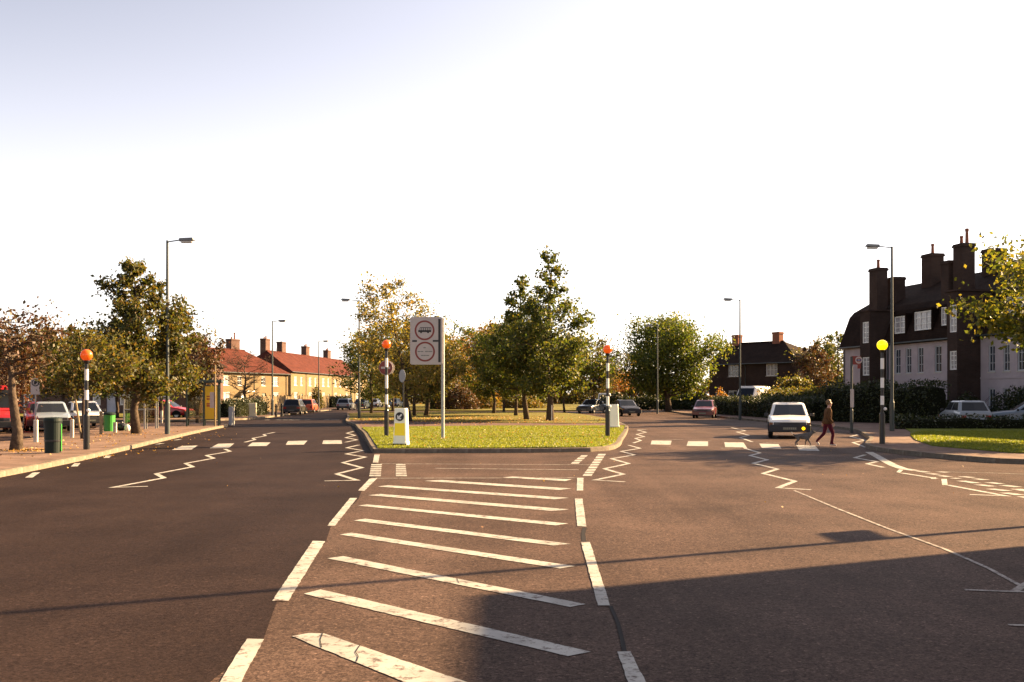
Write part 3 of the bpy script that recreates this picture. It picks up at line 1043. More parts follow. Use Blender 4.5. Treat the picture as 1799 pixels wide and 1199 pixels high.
# corner pavement at the foot of the view's right edge (outside the frame) carries the lamp and the corner block
corner = tag(slab('corner_pavement', smooth_line([(60, 16.2), (20, 15.9), (13.2, 15.7), (11.0, 14.4), (10.2, 11.5), (9.9, 4), (9.7, -30)], 0.9) + [(60, -30)], -0.1, 0.12, M['pave']), kind='structure')


def grass_blades(name, poly, n, h, parent, seed, z=0.148, material=None):
    R = np.random.default_rng(seed)
    P = np.array(poly)
    lo, hi = P.min(0), P.max(0)
    pts = R.uniform(lo, hi, (n * 3, 2))
    inside = np.zeros(len(pts), bool)
    j = len(P) - 1
    for i in range(len(P)):
        c = ((P[i, 1] > pts[:, 1]) != (P[j, 1] > pts[:, 1])) & (pts[:, 0] < (P[j, 0] - P[i, 0]) * (pts[:, 1] - P[i, 1]) / (P[j, 1] - P[i, 1] + 1e-12) + P[i, 0])
        inside ^= c
        j = i
    pts = pts[inside][:n]
    k = len(pts)
    a = R.uniform(0, 2 * np.pi, k)
    w = R.uniform(.012, .03, k)
    hh = h * R.uniform(.5, 1.4, k)
    V = np.zeros((k, 3, 3))
    V[:, 0] = np.c_[pts[:, 0] - np.cos(a) * w, pts[:, 1] - np.sin(a) * w, np.full(k, z)]
    V[:, 1] = np.c_[pts[:, 0] + np.cos(a) * w, pts[:, 1] + np.sin(a) * w, np.full(k, z)]
    V[:, 2] = np.c_[pts[:, 0] + R.normal(0, h * .5, k), pts[:, 1] + R.normal(0, h * .5, k), z + hh]
    me = np_mesh(name, V.reshape(-1, 3), np.arange(k * 3).reshape(k, 3), material or M['blade'])
    return tag(link(name, me, parent), kind='stuff')


grass_blades('grass', ln, 90000, 0.038, None, 3)
grass_blades('grass', [(12.9, 30.6), (13.4, 26.6), (24, 27.0), (28, 44), (17.6, 43), (15.6, 39.0), (14.0, 34.6)], 70000, 0.04, None, 4)


def fallen(name, spots, seed, size=0.07):
    R = np.random.default_rng(seed)
    P = []
    for x, y, sx, sy, n, z in spots:
        P.append(np.c_[R.normal(x, sx, n), R.normal(y, sy, n), np.full(n, z) + R.uniform(.012, .03, n)])
    P = np.concatenate(P)
    if seed == 11:                                    # leaves blown off the island lie on the road, not in the air
        ok = np.zeros(len(P), bool)
        j = len(isl_in) - 1
        for i in range(len(isl_in)):
            (xi, yi), (xj, yj) = isl_in[i], isl_in[j]
            ok ^= ((yi > P[:, 1]) != (yj > P[:, 1])) & (P[:, 0] < (xj - xi) * (P[:, 1] - yi) / (yj - yi + 1e-12) + xi)
            j = i
        P = P[ok]
    elif seed == 12:
        P[:, 2] = np.where(P[:, 0] > -10.2 - .16 * (P[:, 1] - 18), .012, P[:, 2])
    me = leaf_cloud(name, P, size, M['fallen'], R, flat=0.92)
    return tag(link(name, me), kind='stuff')


fallen('fallen_leaves', [(-3, 66, 5, 6, 2500, .15), (1, 40, 2.4, 5, 420, .15), (-3, 36, 1.2, 3, 130, .15), (3, 34, .8, 4, 160, .15)], 11, 0.10)
fallen('fallen_leaves', [(-13.6, 27.9, .45, .5, 260, .12), (-13.5, 32, 1.2, 5, 220, .12), (-11.1, 25, .4, 3.5, 90, .0), (-15.5, 41, 1.0, 2, 130, .12)], 12, 0.08)
fallen('fallen_leaves', [(0.5, 17, 3.5, 5, 14, .0), (-5, 21, 3, 5, 12, .0), (7, 22, 3, 5, 16, .0)], 13, 0.042)

# ------------------------------------------------------------------ buildings
WIN_CACHE = {}


def window_meshes(w, h, nx, nz, fr=0.07, bar=0.035, dep=0.09):
    """frame mesh with glazing bars and a pane mesh; origin at the opening's lower left corner, outside towards -y"""
    key = (round(w, 2), round(h, 2), nx, nz, fr)
    if key in WIN_CACHE:
        return WIN_CACHE[key]
    m = MB()
    m.box(0, w, -0.012, dep, 0, fr)
    m.box(0, w, -0.012, dep, h - fr, h)
    m.box(0, fr, -0.010, dep, fr, h - fr)
    m.box(w - fr, w, -0.010, dep, fr, h - fr)
    for i in range(1, nx):
        x = w * i / nx
        b = bar * (1.7 if nx > 2 and i == nx // 2 else 1)
        m.box(x - b / 2, x + b / 2, 0.005, dep - .02, fr, h - fr)
    for i in range(1, nz):
        z = h * i / nz
        m.box(fr, w - fr, 0.012, dep - .03, z - bar / 2, z + bar / 2)
    f = m.mesh('window', M['white'])
    g = MB().box(fr * .5, w - fr * .5, 0.05, 0.062, fr * .5, h - fr * .5).mesh('pane', M['glass'])
    s = MB().box(-0.06, w + 0.06, -0.09, 0.05, -0.07, -0.002).mesh('sill', M['stone'])
    WIN_CACHE[key] = (f, g, s)
    return WIN_CACHE[key]


def add_window(parent, u, z, w, h, nx=2, nz=2, y=0.06, rz=0, at=None, glass=None, sill=True, fr=0.07, frame=None):
    f, g, s = window_meshes(w, h, nx, nz, fr)
    if frame:
        f = f.copy()
        f.materials[0] = frame
    loc = at if at else (u, y, z)
    o = link('window', f, parent, loc, rz)
    if glass:
        g = g.copy()
        g.materials[0] = glass
    link('pane', g, o)
    if sill:
        link('sill', s, o)
    return o


def wall_open(m, u0, u1, z0, z1, holes, y=0.0, t=0.25, mi=0):
    """a wall in the plane y (outside towards -y) with rectangular openings (u, z, w, h) and their reveals"""
    us = sorted(set([u0, u1] + [h[0] for h in holes] + [h[0] + h[2] for h in holes]))
    zs = sorted(set([z0, z1] + [h[1] for h in holes] + [h[1] + h[3] for h in holes]))
    for a, b in zip(us, us[1:]):
        for c, d in zip(zs, zs[1:]):
            cu, cz = (a + b) / 2, (c + d) / 2
            if any(h[0] < cu < h[0] + h[2] and h[1] < cz < h[1] + h[3] for h in holes):
                continue
            m.add([(a, y, c), (b, y, c), (b, y, d), (a, y, d)], [(0, 1, 2, 3)], mi)
    for u, z, w, h in holes:
        m.add([(u, y, z), (u + w, y, z), (u + w, y + t, z), (u, y + t, z)], [(0, 3, 2, 1)], mi)
        m.add([(u, y, z + h), (u + w, y, z + h), (u + w, y + t, z + h), (u, y + t, z + h)], [(0, 1, 2, 3)], mi)
        m.add([(u, y, z), (u, y + t, z), (u, y + t, z + h), (u, y, z + h)], [(0, 1, 2, 3)], mi)
        m.add([(u + w, y, z), (u + w, y, z + h), (u + w, y + t, z + h), (u + w, y + t, z)], [(0, 1, 2, 3)], mi)


def chimney(parent, u, y, z0, z1, w, d, pots, material, pot_h=0.35, band=True):
    m = MB().box(u - w / 2, u + w / 2, y - d / 2, y + d / 2, z0, z1 - .22)
    m.box(u - w / 2 - .06, u + w / 2 + .06, y - d / 2 - .06, y + d / 2 + .06, z1 - .22, z1 - .08)
    m.box(u - w / 2 - .02, u + w / 2 + .02, y - d / 2 - .02, y + d / 2 + .02, z1 - .08, z1)
    c = m.build('chimney', material, parent)
    for k, (du, ph) in enumerate(pots):
        MB().lathe([(.12, z1 - .002), (.10, z1 + ph * .8), (.125, z1 + ph * .82), (.125, z1 + ph)], 10, cx=u + du, cy=y).build('pot', M['pot'], c, smooth=False)
    return c


def house(name, label, cat, loc, rz, L, D, eave, ridge, wallm, roofm, wins, doors=(), hipL=3.5, hipR=3.5, group=None, oh=0.35, pipes=(), steps=()):
    """two-storey house; front along local x facing -y. wins: (u, z, w, h, nx, nz, glass)"""
    t = thing(name, label, cat, (loc[0], loc[1], 0), rz, group)
    holes = [(w[0], w[1], w[2], w[3]) for w in wins] + [(d[0], 0.15, d[1], d[2]) for d in doors]
    m = MB()
    wall_open(m, 0, L, -0.2, eave, holes)
    m.add([(L, 0, -.2), (L, D, -.2), (L, D, eave), (L, 0, eave)], [(0, 1, 2, 3)])
    m.add([(0, 0, -.2), (0, 0, eave), (0, D, eave), (0, D, -.2)], [(0, 1, 2, 3)])
    m.add([(0, D, -.2), (0, D, eave), (L, D, eave), (L, D, -.2)], [(0, 1, 2, 3)])
    for hip, x in ((hipL, 0), (hipR, L)):
        if hip <= 0:
            m.add([(x, 0, eave), (x, D, eave), (x, D / 2, ridge - .12)], [(0, 1, 2)])
    # black sheet behind the openings, painting the rooms' darkness
    w_ = m.build('wall', wallm, t)
    MB().box(0.2, L - .2, 0.27, 0.3, 0, eave - .1).build('dark_room_sheet', M['dull_black'], t)
    m = MB()
    xl = hipL if hipL > 0 else -oh
    xr = L - hipR if hipR > 0 else L + oh
    z = eave
    th = 0.13
    for dz, flip in ((0, False),):
        vs = [(-oh, -oh, z), (L + oh, -oh, z), (L + oh, D + oh, z), (-oh, D + oh, z), (xl, D / 2, ridge), (xr, D / 2, ridge)]
        vs2 = [(x, y, zz - th) for x, y, zz in vs]
        m.add(vs + vs2, [(0, 1, 5, 4), (2, 3, 4, 5), (3, 0, 4), (1, 2, 5), (7, 6, 10, 11), (9, 8, 11, 10), (6, 9, 10), (8, 7, 11),
                         (0, 6, 7, 1), (1, 7, 8, 2), (2, 8, 9, 3), (3, 9, 6, 0)])
    r = m.build('roof', roofm, t)
    MB().tube([(xl, D / 2, ridge + .02), (xr, D / 2, ridge + .02)], .11, 6).build('ridge_tiles', roofm, r)
    MB().tube([(-oh, -oh - .05, eave - .06), (L + oh, -oh - .05, eave - .06)], .06, 6).build('gutter', M['lampcol'], t)
    for u in pipes:
        MB().tube([(u, -.06, 0.1), (u, -.06, eave - .35), (u, -oh, eave - .1)], .045, 6).build('drainpipe', M['lampcol'], t)
    for w in wins:
        add_window(t, w[0], w[1], w[2], w[3], w[4], w[5], glass=(w[6] if len(w) > 6 else None))
    for d in doors:
        o = MB().box(d[0] + .02, d[0] + d[1] - .02, .10, .15, .15, .15 + d[2] - .02).build('door', d[3], t)
        MB().sphere((d[0] + d[1] - .14, .07, 1.1), .035, 8, 6).build('handle', M['galv'], o)
    return t


def angle_of(a, b):
    return math.atan2(b[1] - a[1], b[0] - a[0])


NC = M['curtain_glass']
# semi-detached pair on the left, front turned to the sun
A, B = (AX(380, 131), 131.0), (AX(506, 146), 146.0)
L1 = math.dist(A, B)
pair = house('semi_detached_house', 'yellow brick pair of houses with a red hipped roof behind the bare twisted tree', 'house', A, angle_of(A, B), L1, 8.5, 5.0, 8.3,
             M['brick_yellow'], M['tile_red'],
             [(1.2, 3.2, 1.5, 1.3, 3, 2, NC), (4.4, 3.2, .95, 1.3, 2, 2), (L1 - 6.4, 3.2, .95, 1.3, 2, 2), (L1 - 3.9, 3.2, 1.5, 1.3, 3, 2, NC), (1.2, .9, 1.7, 1.4, 3, 2, NC), (L1 - 3.9, .9, 1.7, 1.4, 3, 2, NC), (L1 / 2 + 1.6, 3.3, .6, 1.0, 1, 2)],
             [(5.2, .95, 2.05, M['white']), (L1 - 6.3, .95, 2.05, M['door'])], 1.6, 4.6, pipes=(L1 / 2, L1 - .5))
chimney(pair, 2.2, 5.4, 7.0, 9.9, 1.7, .95, [(-.4, .3), (.2, .45)], M['brick_brown'])
chimney(pair, L1 - 6.0, 5.2, 7.2, 9.9, 1.9, .95, [(-.3, .3), (.35, .95)], M['brick_brown'])
MB().box(4.9, 6.5, -1.3, -.02, 2.35, 2.5).build('porch', M['white'], pair)
# the terrace beyond it
A, B = (AX(511, 158), 158.0), (AX(646, 206), 206.0)
L2 = math.dist(A, B)
wins = []
for k in range(6):
    u = 1.6 + k * (L2 - 3) / 6
    wins += [(u, 3.5, 1.5, 1.4, 3, 2, NC), (u + 3.2, 3.5, 1.1, 1.4, 2, 2, NC), (u, .9, 1.8, 1.5, 3, 2, NC)]
terrace = house('terraced_house', 'long yellow brick terrace with a red stepped roof, farthest house along the left road', 'house', A, angle_of(A, B), L2, 9.5, 5.7, 9.1,
                M['brick_yellow'], M['tile_red'], wins, [(1.6 + k * (L2 - 3) / 6 + 3.6, .95, 2.05, M['door_pale'] if k % 2 else M['door']) for k in range(6)], 2.2, 2.2, pipes=[7.6 + k * (L2 - 3) / 3 for k in range(3)])
for k in range(4):
    u = (3.2, 11.0, 24.0, 37.5)[k]
    chimney(terrace, u, 5.4, 8.0, 11.1 - .1 * k, 2.0, .95, [(-.4, .3), (.4, .45)] if k != 1 else [(0, .1)], M['brick_brown'])
for k in range(1, 3):
    u = L2 * k / 3
    MB().box(u - .12, u + .12, -.4, 4.6, 5.7, 5.72).build('party_wall_line', M['stone'], terrace)
# dim brown row behind the trees at far left
A = (-66.0, 95.0)
wl_ = [(66 - 46.6, .75, .85, 1.15, 2, 2), (66 - 44, 3.2, .9, 1.1, 2, 2), (66 - 52, 3.2, .9, 1.1, 2, 2), (66 - 57, .8, 1.2, 1.2, 2, 2)]
dr = []
for k, u in enumerate((24.5, 27.2, 29.8, 32.2)):
    wl_.append((u, 3.0, 1.0, 1.2, 2, 2))
    dr.append((u + .1, 1.1, 2.1, M['door_pale']))
for u in (26.0, 28.6, 31.1):
    wl_.append((u, .9, .75, 1.3, 1, 2, NC))
row = house('brick_house', 'dark brown brick row behind the street trees and parked cars at far left', 'house', A, 0, 36, 8.5, 4.8, 7.15, M['brick_brown'], M['tile_brown'], wl_, dr, 3, 3, pipes=(16, 30.6))
chimney(row, 66 + AX(69, 97.5), 4.25, 6.5, 8.35, 1.3, .95, [(0, .08)], M['brick_brown'])
# brown house on the right with two clay chimneys
A, B = (AX(1246, 121), 121.0), (AX(1402, 111), 111.0)
LR = math.dist(A, B)
kx = lambda px: LR * (px - 1246) / (1402 - 1246) * (1.02 - .0002 * (1402 - px))
rh = house('detached_house', 'brown brick house with two square chimneys behind the hedge on the right', 'house', A, angle_of(A, B), LR, 7.5, 5.55, 8.15, M['brick_dark'], M['tile_brown'],
           [(kx(1282), 4.05, 1.5, 1.35, 3, 2), (kx(1348), 4.05, 1.55, 1.4, 3, 2, NC), (kx(1355), .9, 1.2, 1.5, 2, 2), (kx(1372), 1.1, .9, 1.0, 2, 2), (kx(1258), .9, 1.6, 1.3, 3, 2), (kx(1282), .9, 1.3, 1.5, 2, 2)],
           [], -1, 4.6, pipes=(kx(1313),))
chimney(rh, kx(1261), 3.75, 7.4, 9.25, .95, .8, [(0, .05)], M['pot'])
chimney(rh, kx(1334), 3.75, 7.4, 9.3, 1.0, .8, [(0, .05)], M['pot'])
chimney(rh, kx(1391), 4.6, 5.2, 7.9, .45, .45, [(0, .25)], M['brick_dark'])

# three-storey flats on the right: white rendered walls, brick stair towers, tiled mansard roof
A = (25.6, 77.0)
B = (29.6, 57.0)
FA = angle_of(A, B)
FL = 42.0


def ufx(px, y=0.0):
    """distance along the facade (plane at depth y) that is seen at picture column px"""
    dx, dy = math.cos(FA), math.sin(FA)
    ox, oy = A[0] - y * dy, A[1] + y * dx
    k = (px - CX) / F
    return (k * oy - ox) / (dx - k * dy)


def zfx(py, px, y=0.0):
    u = ufx(px, y)
    Y = A[1] + y * math.cos(FA) + u * math.sin(FA)
    return ZZ(py, Y)


flats = thing('block_of_flats', 'three-storey white and brown flats with a steep tiled roof and tall chimneys', 'flats', (A[0], A[1], 0), FA)
EV = 5.35
T1a, T1b = ufx(1511, -1.3), ufx(1528, -1.3)
T2a, T2b = ufx(1664, -1.6), ufx(1682, -1.6)
T3a, T3b = T2b + 12.5, T2b + 15.5
wins = []
for px0, px1 in ((1572, 1582), (1591, 1601), (1612, 1622), (1642, 1654)):
    wins.append((ufx(px0), 3.25, max(.65, ufx(px1) - ufx(px0)), 1.75, 2, 3))
for px0, px1 in ((1600, 1610), (1625, 1635), (1644, 1655)):
    wins.append((ufx(px0), .75, max(.65, ufx(px1) - ufx(px0)), 1.35, 2, 3))
for px0, px1 in ((1736, 1748), (1762, 1773), (1787, 1800), (1815, 1829)):
    wins.append((ufx(px0), 3.15, max(.6, ufx(px1) - ufx(px0)), 1.6, 2, 3))
    wins.append((ufx(px0), .55, max(.6, ufx(px1) - ufx(px0)), 1.6, 2, 3))
m = MB()
hl = [w[:4] for w in wins]
for a, b in ((0, T1a), (T1b, T2a), (T2b, T3a), (T3b, FL)):
    wall_open(m, a, b, -.2, EV, [h for h in hl if a < h[0] < b], 0.0, .22)
D = 10.0
m.add([(0, 0, -.2), (0, 0, EV), (0, D, EV), (0, D, -.2)], [(0, 1, 2, 3)])
m.add([(FL, 0, -.2), (FL, D, -.2), (FL, D, EV), (FL, 0, EV)], [(0, 1, 2, 3)])
m.add([(0, D, -.2), (0, D, EV), (FL, D, EV), (FL, D, -.2)], [(0, 1, 2, 3)])
m.build('wall', M['render'], flats)
MB().box(0.3, FL - .3, .26, .3, 0, EV - .1).build('dark_room_sheet', M['dull_black'], flats)  # black sheet in place of the dim flats inside
MB().box(-.03, T1a, -.035, .0, 2.72, 2.84).box(T1b, T2a, -.035, .0, 2.72, 2.84).box(T2b, T3a, -.035, 0, 2.72, 2.84).build('string_course', M['render'], flats)
for w in wins:
    add_window(flats, w[0], w[1], w[2], w[3], w[4], w[5], frame=M['grey_frame'])
# mansard: steep lower slope, shallow top, gable ends of the same outline
prof = [(-.32, EV - .05), (-.22, EV + .25), (.62, 7.75), (1.0, 8.15), (4.6, 10.1), (5.4, 10.1), (9.0, 8.15), (9.4, 7.75), (10.2, EV + .25), (10.3, EV - .05)]
m = MB()
for (y0, za), (y1, zb) in zip(prof, prof[1:]):
    m.add([(-.15, y0, za), (FL + .15, y0, za), (FL + .15, y1, zb), (-.15, y1, zb)], [(0, 1, 2, 3)])
m.add([(-.15, y, z) for y, z in prof], [tuple(range(len(prof)))])
m.add([(FL + .15, y, z) for y, z in prof], [tuple(range(len(prof)))[::-1]])
m.add([(-.15, -.32, EV - .05), (FL + .15, -.32, EV - .05), (FL + .15, 0.0, EV - .051), (-.15, 0.0, EV - .051)], [(0, 3, 2, 1)])
roof = m.build('roof', M['tile_brown'], flats)
MB().tube([(-.15, 5.0, 10.13), (FL, 5.0, 10.13)], .12, 6).build('ridge_tiles', M['tile_brown'], roof)
MB().tube([(-.1, -.40, EV + .02), (T1a, -.40, EV + .02)], .06, 6).tube([(T1b, -.40, EV + .02), (T2a, -.40, EV + .02)], .06, 6).tube([(T2b, -.4, EV + .02), (T3a, -.4, EV + .02)], .06, 6).build('gutter', M['lampcol'], flats)
# dormers
for px0, px1, py0, py1 in ((1571, 1590, 556, 586), (1606, 1636, 547, 580), (1653, 1663, 540, 572), (1768, 1799, 520, 552)):
    u0, u1 = ufx(px0, -.1), ufx(px1, -.1)
    z0, z1_ = zfx(py1, (px0 + px1) / 2, -.1), zfx(py0, (px0 + px1) / 2, -.1)
    dm = MB()
    dm.box(u0 - .12, u0, -.12, 1.6, z0 - .12, z1_ + .05).box(u1, u1 + .12, -.12, 1.6, z0 - .12, z1_ + .05).box(u0, u1, -.10, 1.2, z0 - .14, z0 - .005)
    dm.box(u0 - .2, u1 + .2, -.22, 2.0, z1_ + .052, z1_ + .16)
    d = dm.build('dormer', M['tile_brown'], flats)
    f, g, s = window_meshes(u1 - u0, z1_ - z0, max(2, round((u1 - u0) / .55)), 3)
    o = link('window', f, d, (u0, -.06, z0))
    g2 = g.copy()
    g2.materials[0] = NC
    link('window_pane', g2, d, (u0, -.06, z0))
# stair towers
for (a, b, yd, top, ws) in ((T1a, T1b, -1.3, 7.75, ((1515, 1526, 566, 603), (1515, 1527, 628, 660))), (T2a, T2b, -1.6, 8.1, ((1668, 1679, 536, 584), (1668, 1679, 617, 650))), (T3a, T3b, -1.6, 8.1, ())):
    hs = []
    for px0, px1, py0, py1 in ws:
        u0, u1 = ufx(px0, yd), ufx(px1, yd)
        pm = (px0 + px1) / 2
        hs.append((u0, zfx(py1, pm, yd), max(.7, u1 - u0), zfx(py0, pm, yd) - zfx(py1, pm, yd)))
    m = MB()
    wall_open(m, a, b, -.2, top, hs, yd, .2)
    m.add([(a, yd, -.2), (a, yd, top), (a, 1.8, top), (a, 1.8, -.2)], [(0, 1, 2, 3)])
    m.add([(b, yd, -.2), (b, 1.8, -.2), (b, 1.8, top), (b, yd, top)], [(0, 1, 2, 3)])
    tw = m.build('stair_tower', M['brick_dark'], flats)
    MB().box(a - .12, b + .12, yd - .14, 1.9, top, top + .12).build('tower_coping', M['stone'] if False else M['brick_dark'], tw)
    MB().box(a + .1, b - .1, yd + .24, yd + .28, 0, top - .1).build('dark_room_sheet', M['dull_black'], tw)  # black sheet for the dark of the stairwell
    for h in hs:
        f, g, s = window_meshes(h[2], h[3], 2, 4)
        link('window', f, tw, (h[0], yd + .05, h[1]))
        g2 = g.copy()
        g2.materials[0] = NC
        link('window_pane', g2, flats, (h[0], yd + .05, h[1]))
# tall stacks
for px0, px1, pt, y, pots, zb in ((1530, 1556, 472, .6, [(0, .65)], 7.0), (1560, 1587, 488, 2.0, [], 8), (1623, 1654, 447, 4.2, [(0, .75)], 8.5), (1659, 1680, 459, 1.0, [], 7.5),
                              (1678, 1709, 429, 1.2, [(-.25, .55), (.3, .95)], 7.5), (1729, 1764, 438, 4.4, [], 8.5), (1850, 1885, 425, 4.4, [(0, .6)], 8.5)):
    u0, u1 = ufx(px0, y), ufx(px1, y)
    w = abs(u1 - u0)
    pm = (px0 + px1) / 2
    dd = .95
    uu = ufx(pm, y)
    w = max(.8, min(w * .55, 1.6))
    zt = zfx(pt, pm, y)
    # depth across the roof that gives the stack its width in the view
    Yp = A[1] + y * math.cos(FA) + uu * math.sin(FA)
    dd = max(.8, (px1 - px0) / F * Yp - .25)
    chimney(flats, uu, y, zb, zt, w, dd, pots, M['brick_dark'])
MB().tube([(.25, -.08, .1), (.25, -.08, EV - .1)], .05, 6).build('drainpipe', M['lampcol'], flats)
MB().tube([(T1b + .3, -.08, .1), (T1b + .3, -.08, EV - .1)], .05, 6).build('drainpipe', M['lampcol'], flats)

# corner block whose shadow lies over the near right lane (outside the frame)
CB = thing('corner_building', 'plain brown brick corner block beside the side road', 'building', (14.1, 15.0, 0), math.radians(-90))
m = MB()
cw = [(3 + 4 * k, .9 + 3.2 * j, 1.6, 1.6) for k in range(8) for j in range(2)]
HB = 6.9
wall_open(m, 0, 36, -.1, HB, cw)
m.add([(0, 0, -.1), (0, 0, HB), (0, 14, HB), (0, 14, -.1)], [(0, 1, 2, 3)])
m.add([(36, 0, -.1), (36, 14, -.1), (36, 14, HB), (36, 0, HB)], [(0, 1, 2, 3)])
m.add([(0, 14, -.1), (0, 14, HB), (36, 14, HB), (36, 14, -.1)], [(0, 1, 2, 3)])
m.build('wall', M['brick_brown'], CB)
MB().box(-.1, 36.1, -.1, 14.1, HB, HB + .2).build('roof', M['stone'], CB)
MB().box(.3, 35.7, .3, .34, 0, HB - .2).build('dark_room_sheet', M['dull_black'], CB)  # black sheet standing for unlit rooms
for w in cw:
    add_window(CB, w[0], w[1], w[2], w[3], 2, 2)

# ------------------------------------------------------------------ trees and hedges
def vnoise(p, s):
    return math.sin(p[0] * 1.7 * s + 1.3) * math.cos(p[1] * 1.3 * s + 2.1) + math.sin(p[2] * 2.1 * s + .7)


def tree(name, label, loc, h, cr, cb, shape, leaf, n, ls, tr=0.12, seed=0, group=None, lean=(0, 0), bark='bark', limbs=20, sub=4, sig=.34, cat='tree', up=.35, fork=None, z0=.12, gap=.18):
    R = np.random.default_rng(seed)
    t = thing(name, label, cat, (loc[0], loc[1], z0), 0, group)
    tm = MB()
    top = np.array([lean[0], lean[1], h * (.95 if n else .8)])
    K = 7
    tp = [np.array([top[0] * (i / K) ** 1.3, top[1] * (i / K) ** 1.3, top[2] * i / K]) + (np.r_[R.normal(0, .035 * h / K * 2, 2), 0] if 0 < i else 0) for i in range(K + 1)]
    trunk_at = lambda z: np.array([np.interp(z, [p[2] for p in tp], [p[k] for p in tp]) for k in range(3)])
    tm.tube([tuple(p - np.array([0, 0, .15 if i == 0 else 0])) for i, p in enumerate(tp)], [tr * (1.35 if i == 0 else 1) * (1 - i / K) ** .8 + .012 for i in range(K + 1)], 8)
    env = {'spire': lambda q: (.10 + .90 * (1 - q) ** 1.45) * min(1, .6 + 3 * q), 'round': lambda q: math.sqrt(max(.02, 1 - (2 * q - 1) ** 2)) * (.9 + .1 * (1 - q)),
           'oval': lambda q: math.sin(math.pi * min(.98, .12 + q * .86)) ** .7, 'cone': lambda q: (.16 + .84 * (1 - q) ** .95) * min(1, .7 + 2 * q), 'vase': lambda q: (.45 + .55 * q) * min(1, 4 * (1 - q) + .35)}[shape]
    tips = []
    for i in range(limbs):
        q = (i + R.uniform(0, 1)) / limbs
        zb = cb + (h - cb) * q
        az = i * 2.399 + R.normal(0, .4)
        ln = cr * env(q) * R.uniform(.6, 1.12)
        base = trunk_at(min(max(zb - ln * up * .9, cb * .75), top[2] * .97))
        d = np.array([math.cos(az), math.sin(az), 0])
        e = base + d * ln + np.array([0, 0, zb - base[2] + ln * R.uniform(-.1, .25)])
        mid = base + (e - base) * .5 + np.array([0, 0, -ln * .06]) + R.normal(0, .05 * ln, 3)
        r0 = max(.012, tr * .38 * (1 - q * .6))
        tm.tube([tuple(base), tuple(mid), tuple(e)], [r0, r0 * .6, .008], 5, caps=False)
        tips.append((mid, e, ln))
        for k in range(sub):
            f = R.uniform(.3, 1.0)
            b = base + (e - base) * f
            a2 = az + R.choice([-1, 1]) * R.uniform(.4, 1.3)
            l2 = ln * R.uniform(.28, .55)
            e2 = b + np.array([math.cos(a2), math.sin(a2), R.uniform(-.25, .7)]) * l2
            tm.tube([tuple(b), tuple((b + e2) / 2 + R.normal(0, .03 * l2, 3)), tuple(e2)], [r0 * .45, r0 * .3, .006], 4, caps=False)
            tips.append((b, e2, l2))
            if not n:
                for j in range(5):
                    b3 = b + (e2 - b) * R.uniform(.3, 1)
                    e3 = b3 + np.array([R.normal(0, .6), R.normal(0, .6), R.uniform(-.1, .9)]) * l2 * .6
                    tm.tube([tuple(b3), tuple(e3)], [.012, .005], 3, caps=False)
    tips.append((trunk_at(h * .8), trunk_at(h * .95), cr * .3))
    tm.build('trunk', M[bark], t, smooth=True)
    if n:
        w = np.array([max(.2, q[2]) for q in tips]) ** (1.5 if shape == 'spire' else 1.0)
        w = w * R.uniform(gap, 1.0, len(w))
        w /= w.sum()
        idx = R.choice(len(tips), n, p=w)
        s0 = np.array([q[0] for q in tips])[idx]
        s1 = np.array([q[1] for q in tips])[idx]
        f = R.uniform(.15, 1.08, n)[:, None]
        # leaves sit in sprays: a few dozen spray centres along every twig
        key = (idx * 7 + (f[:, 0] * 5).astype(int))
        jit = np.random.default_rng(seed + 5).normal(0, 1, (key.max() + 1, 3))
        sc_ = sig * np.minimum(1.0, np.array([q[2] for q in tips])[idx] * .9)[:, None]
        P = s0 + (s1 - s0) * f + jit[key] * sc_ * .55 + R.normal(0, 1, (n, 3)) * sc_ * .62
        P[:, 2] = np.maximum(P[:, 2], cb * .62)
        link('crown', leaf_cloud('crown', P, ls, M[leaf], R), t)
    return t


def gt(px, py, z=.12):
    return G(px, py, z)


# island trees
IG = 'trees on the grassed island'
tree('island_tree', 'tallest spired tree of the island, with a pale patch at the foot of its trunk', gt(966, 740), 10.9, 4.3, 2.2, 'spire', 'leaf_green', 17000, .20, .19, 21, IG, bark='bark', limbs=50, sub=5, sig=.36, gap=.05)
tree('island_tree', 'second spired dark tree, just left of the tallest one', gt(926, 738), 9.7, 4.2, 2.2, 'spire', 'leaf_green', 15000, .20, .15, 22, IG, lean=(-.6, .3), limbs=46, sub=5, sig=.36, gap=.05)
tree('island_tree', 'dark low-crowned tree behind the two spired trees', gt(906, 731), 7.6, 4.0, 1.8, 'oval', 'leaf_green', 19000, .22, .12, 23, IG, limbs=34, sub=4, sig=.42)
tree('island_tree', 'orange and green tree left of the dark island trees', gt(867, 727), 8.1, 3.7, 2.0, 'oval', 'leaf_gold', 12000, .21, .13, 24, IG, limbs=30, sub=4, sig=.45)
tree('island_tree', 'thin-trunked tree between the orange and the dark trees', gt(885, 724), 8.3, 3.2, 2.5, 'oval', 'leaf_mid', 7000, .2, .1, 25, IG, limbs=28, sub=4, sig=.45)
tree('young_tree', 'slim tree with a low wide crown right of the tallest island tree', gt(992, 724.5), 7.2, 3.0, 2.3, 'round', 'leaf_mid', 8000, .19, .09, 26, IG, limbs=30, sub=4, sig=.42)
tree('young_tree', 'green tree overhanging the dark blue car on the right lane', (8.2, 100.5), 7.4, 3.0, 2.5, 'round', 'leaf_mid', 7500, .2, .1, 27, IG, limbs=30, sub=4, sig=.42, z0=0)
tree('island_tree', 'tall pale-gold tree behind the prohibition sign, nearest of the left cluster', gt(721, 741), 8.5, 3.2, 1.7, 'oval', 'leaf_pale', 11000, .17, .12, 28, IG, lean=(-1.6, .2), limbs=36, sub=4, sig=.40)
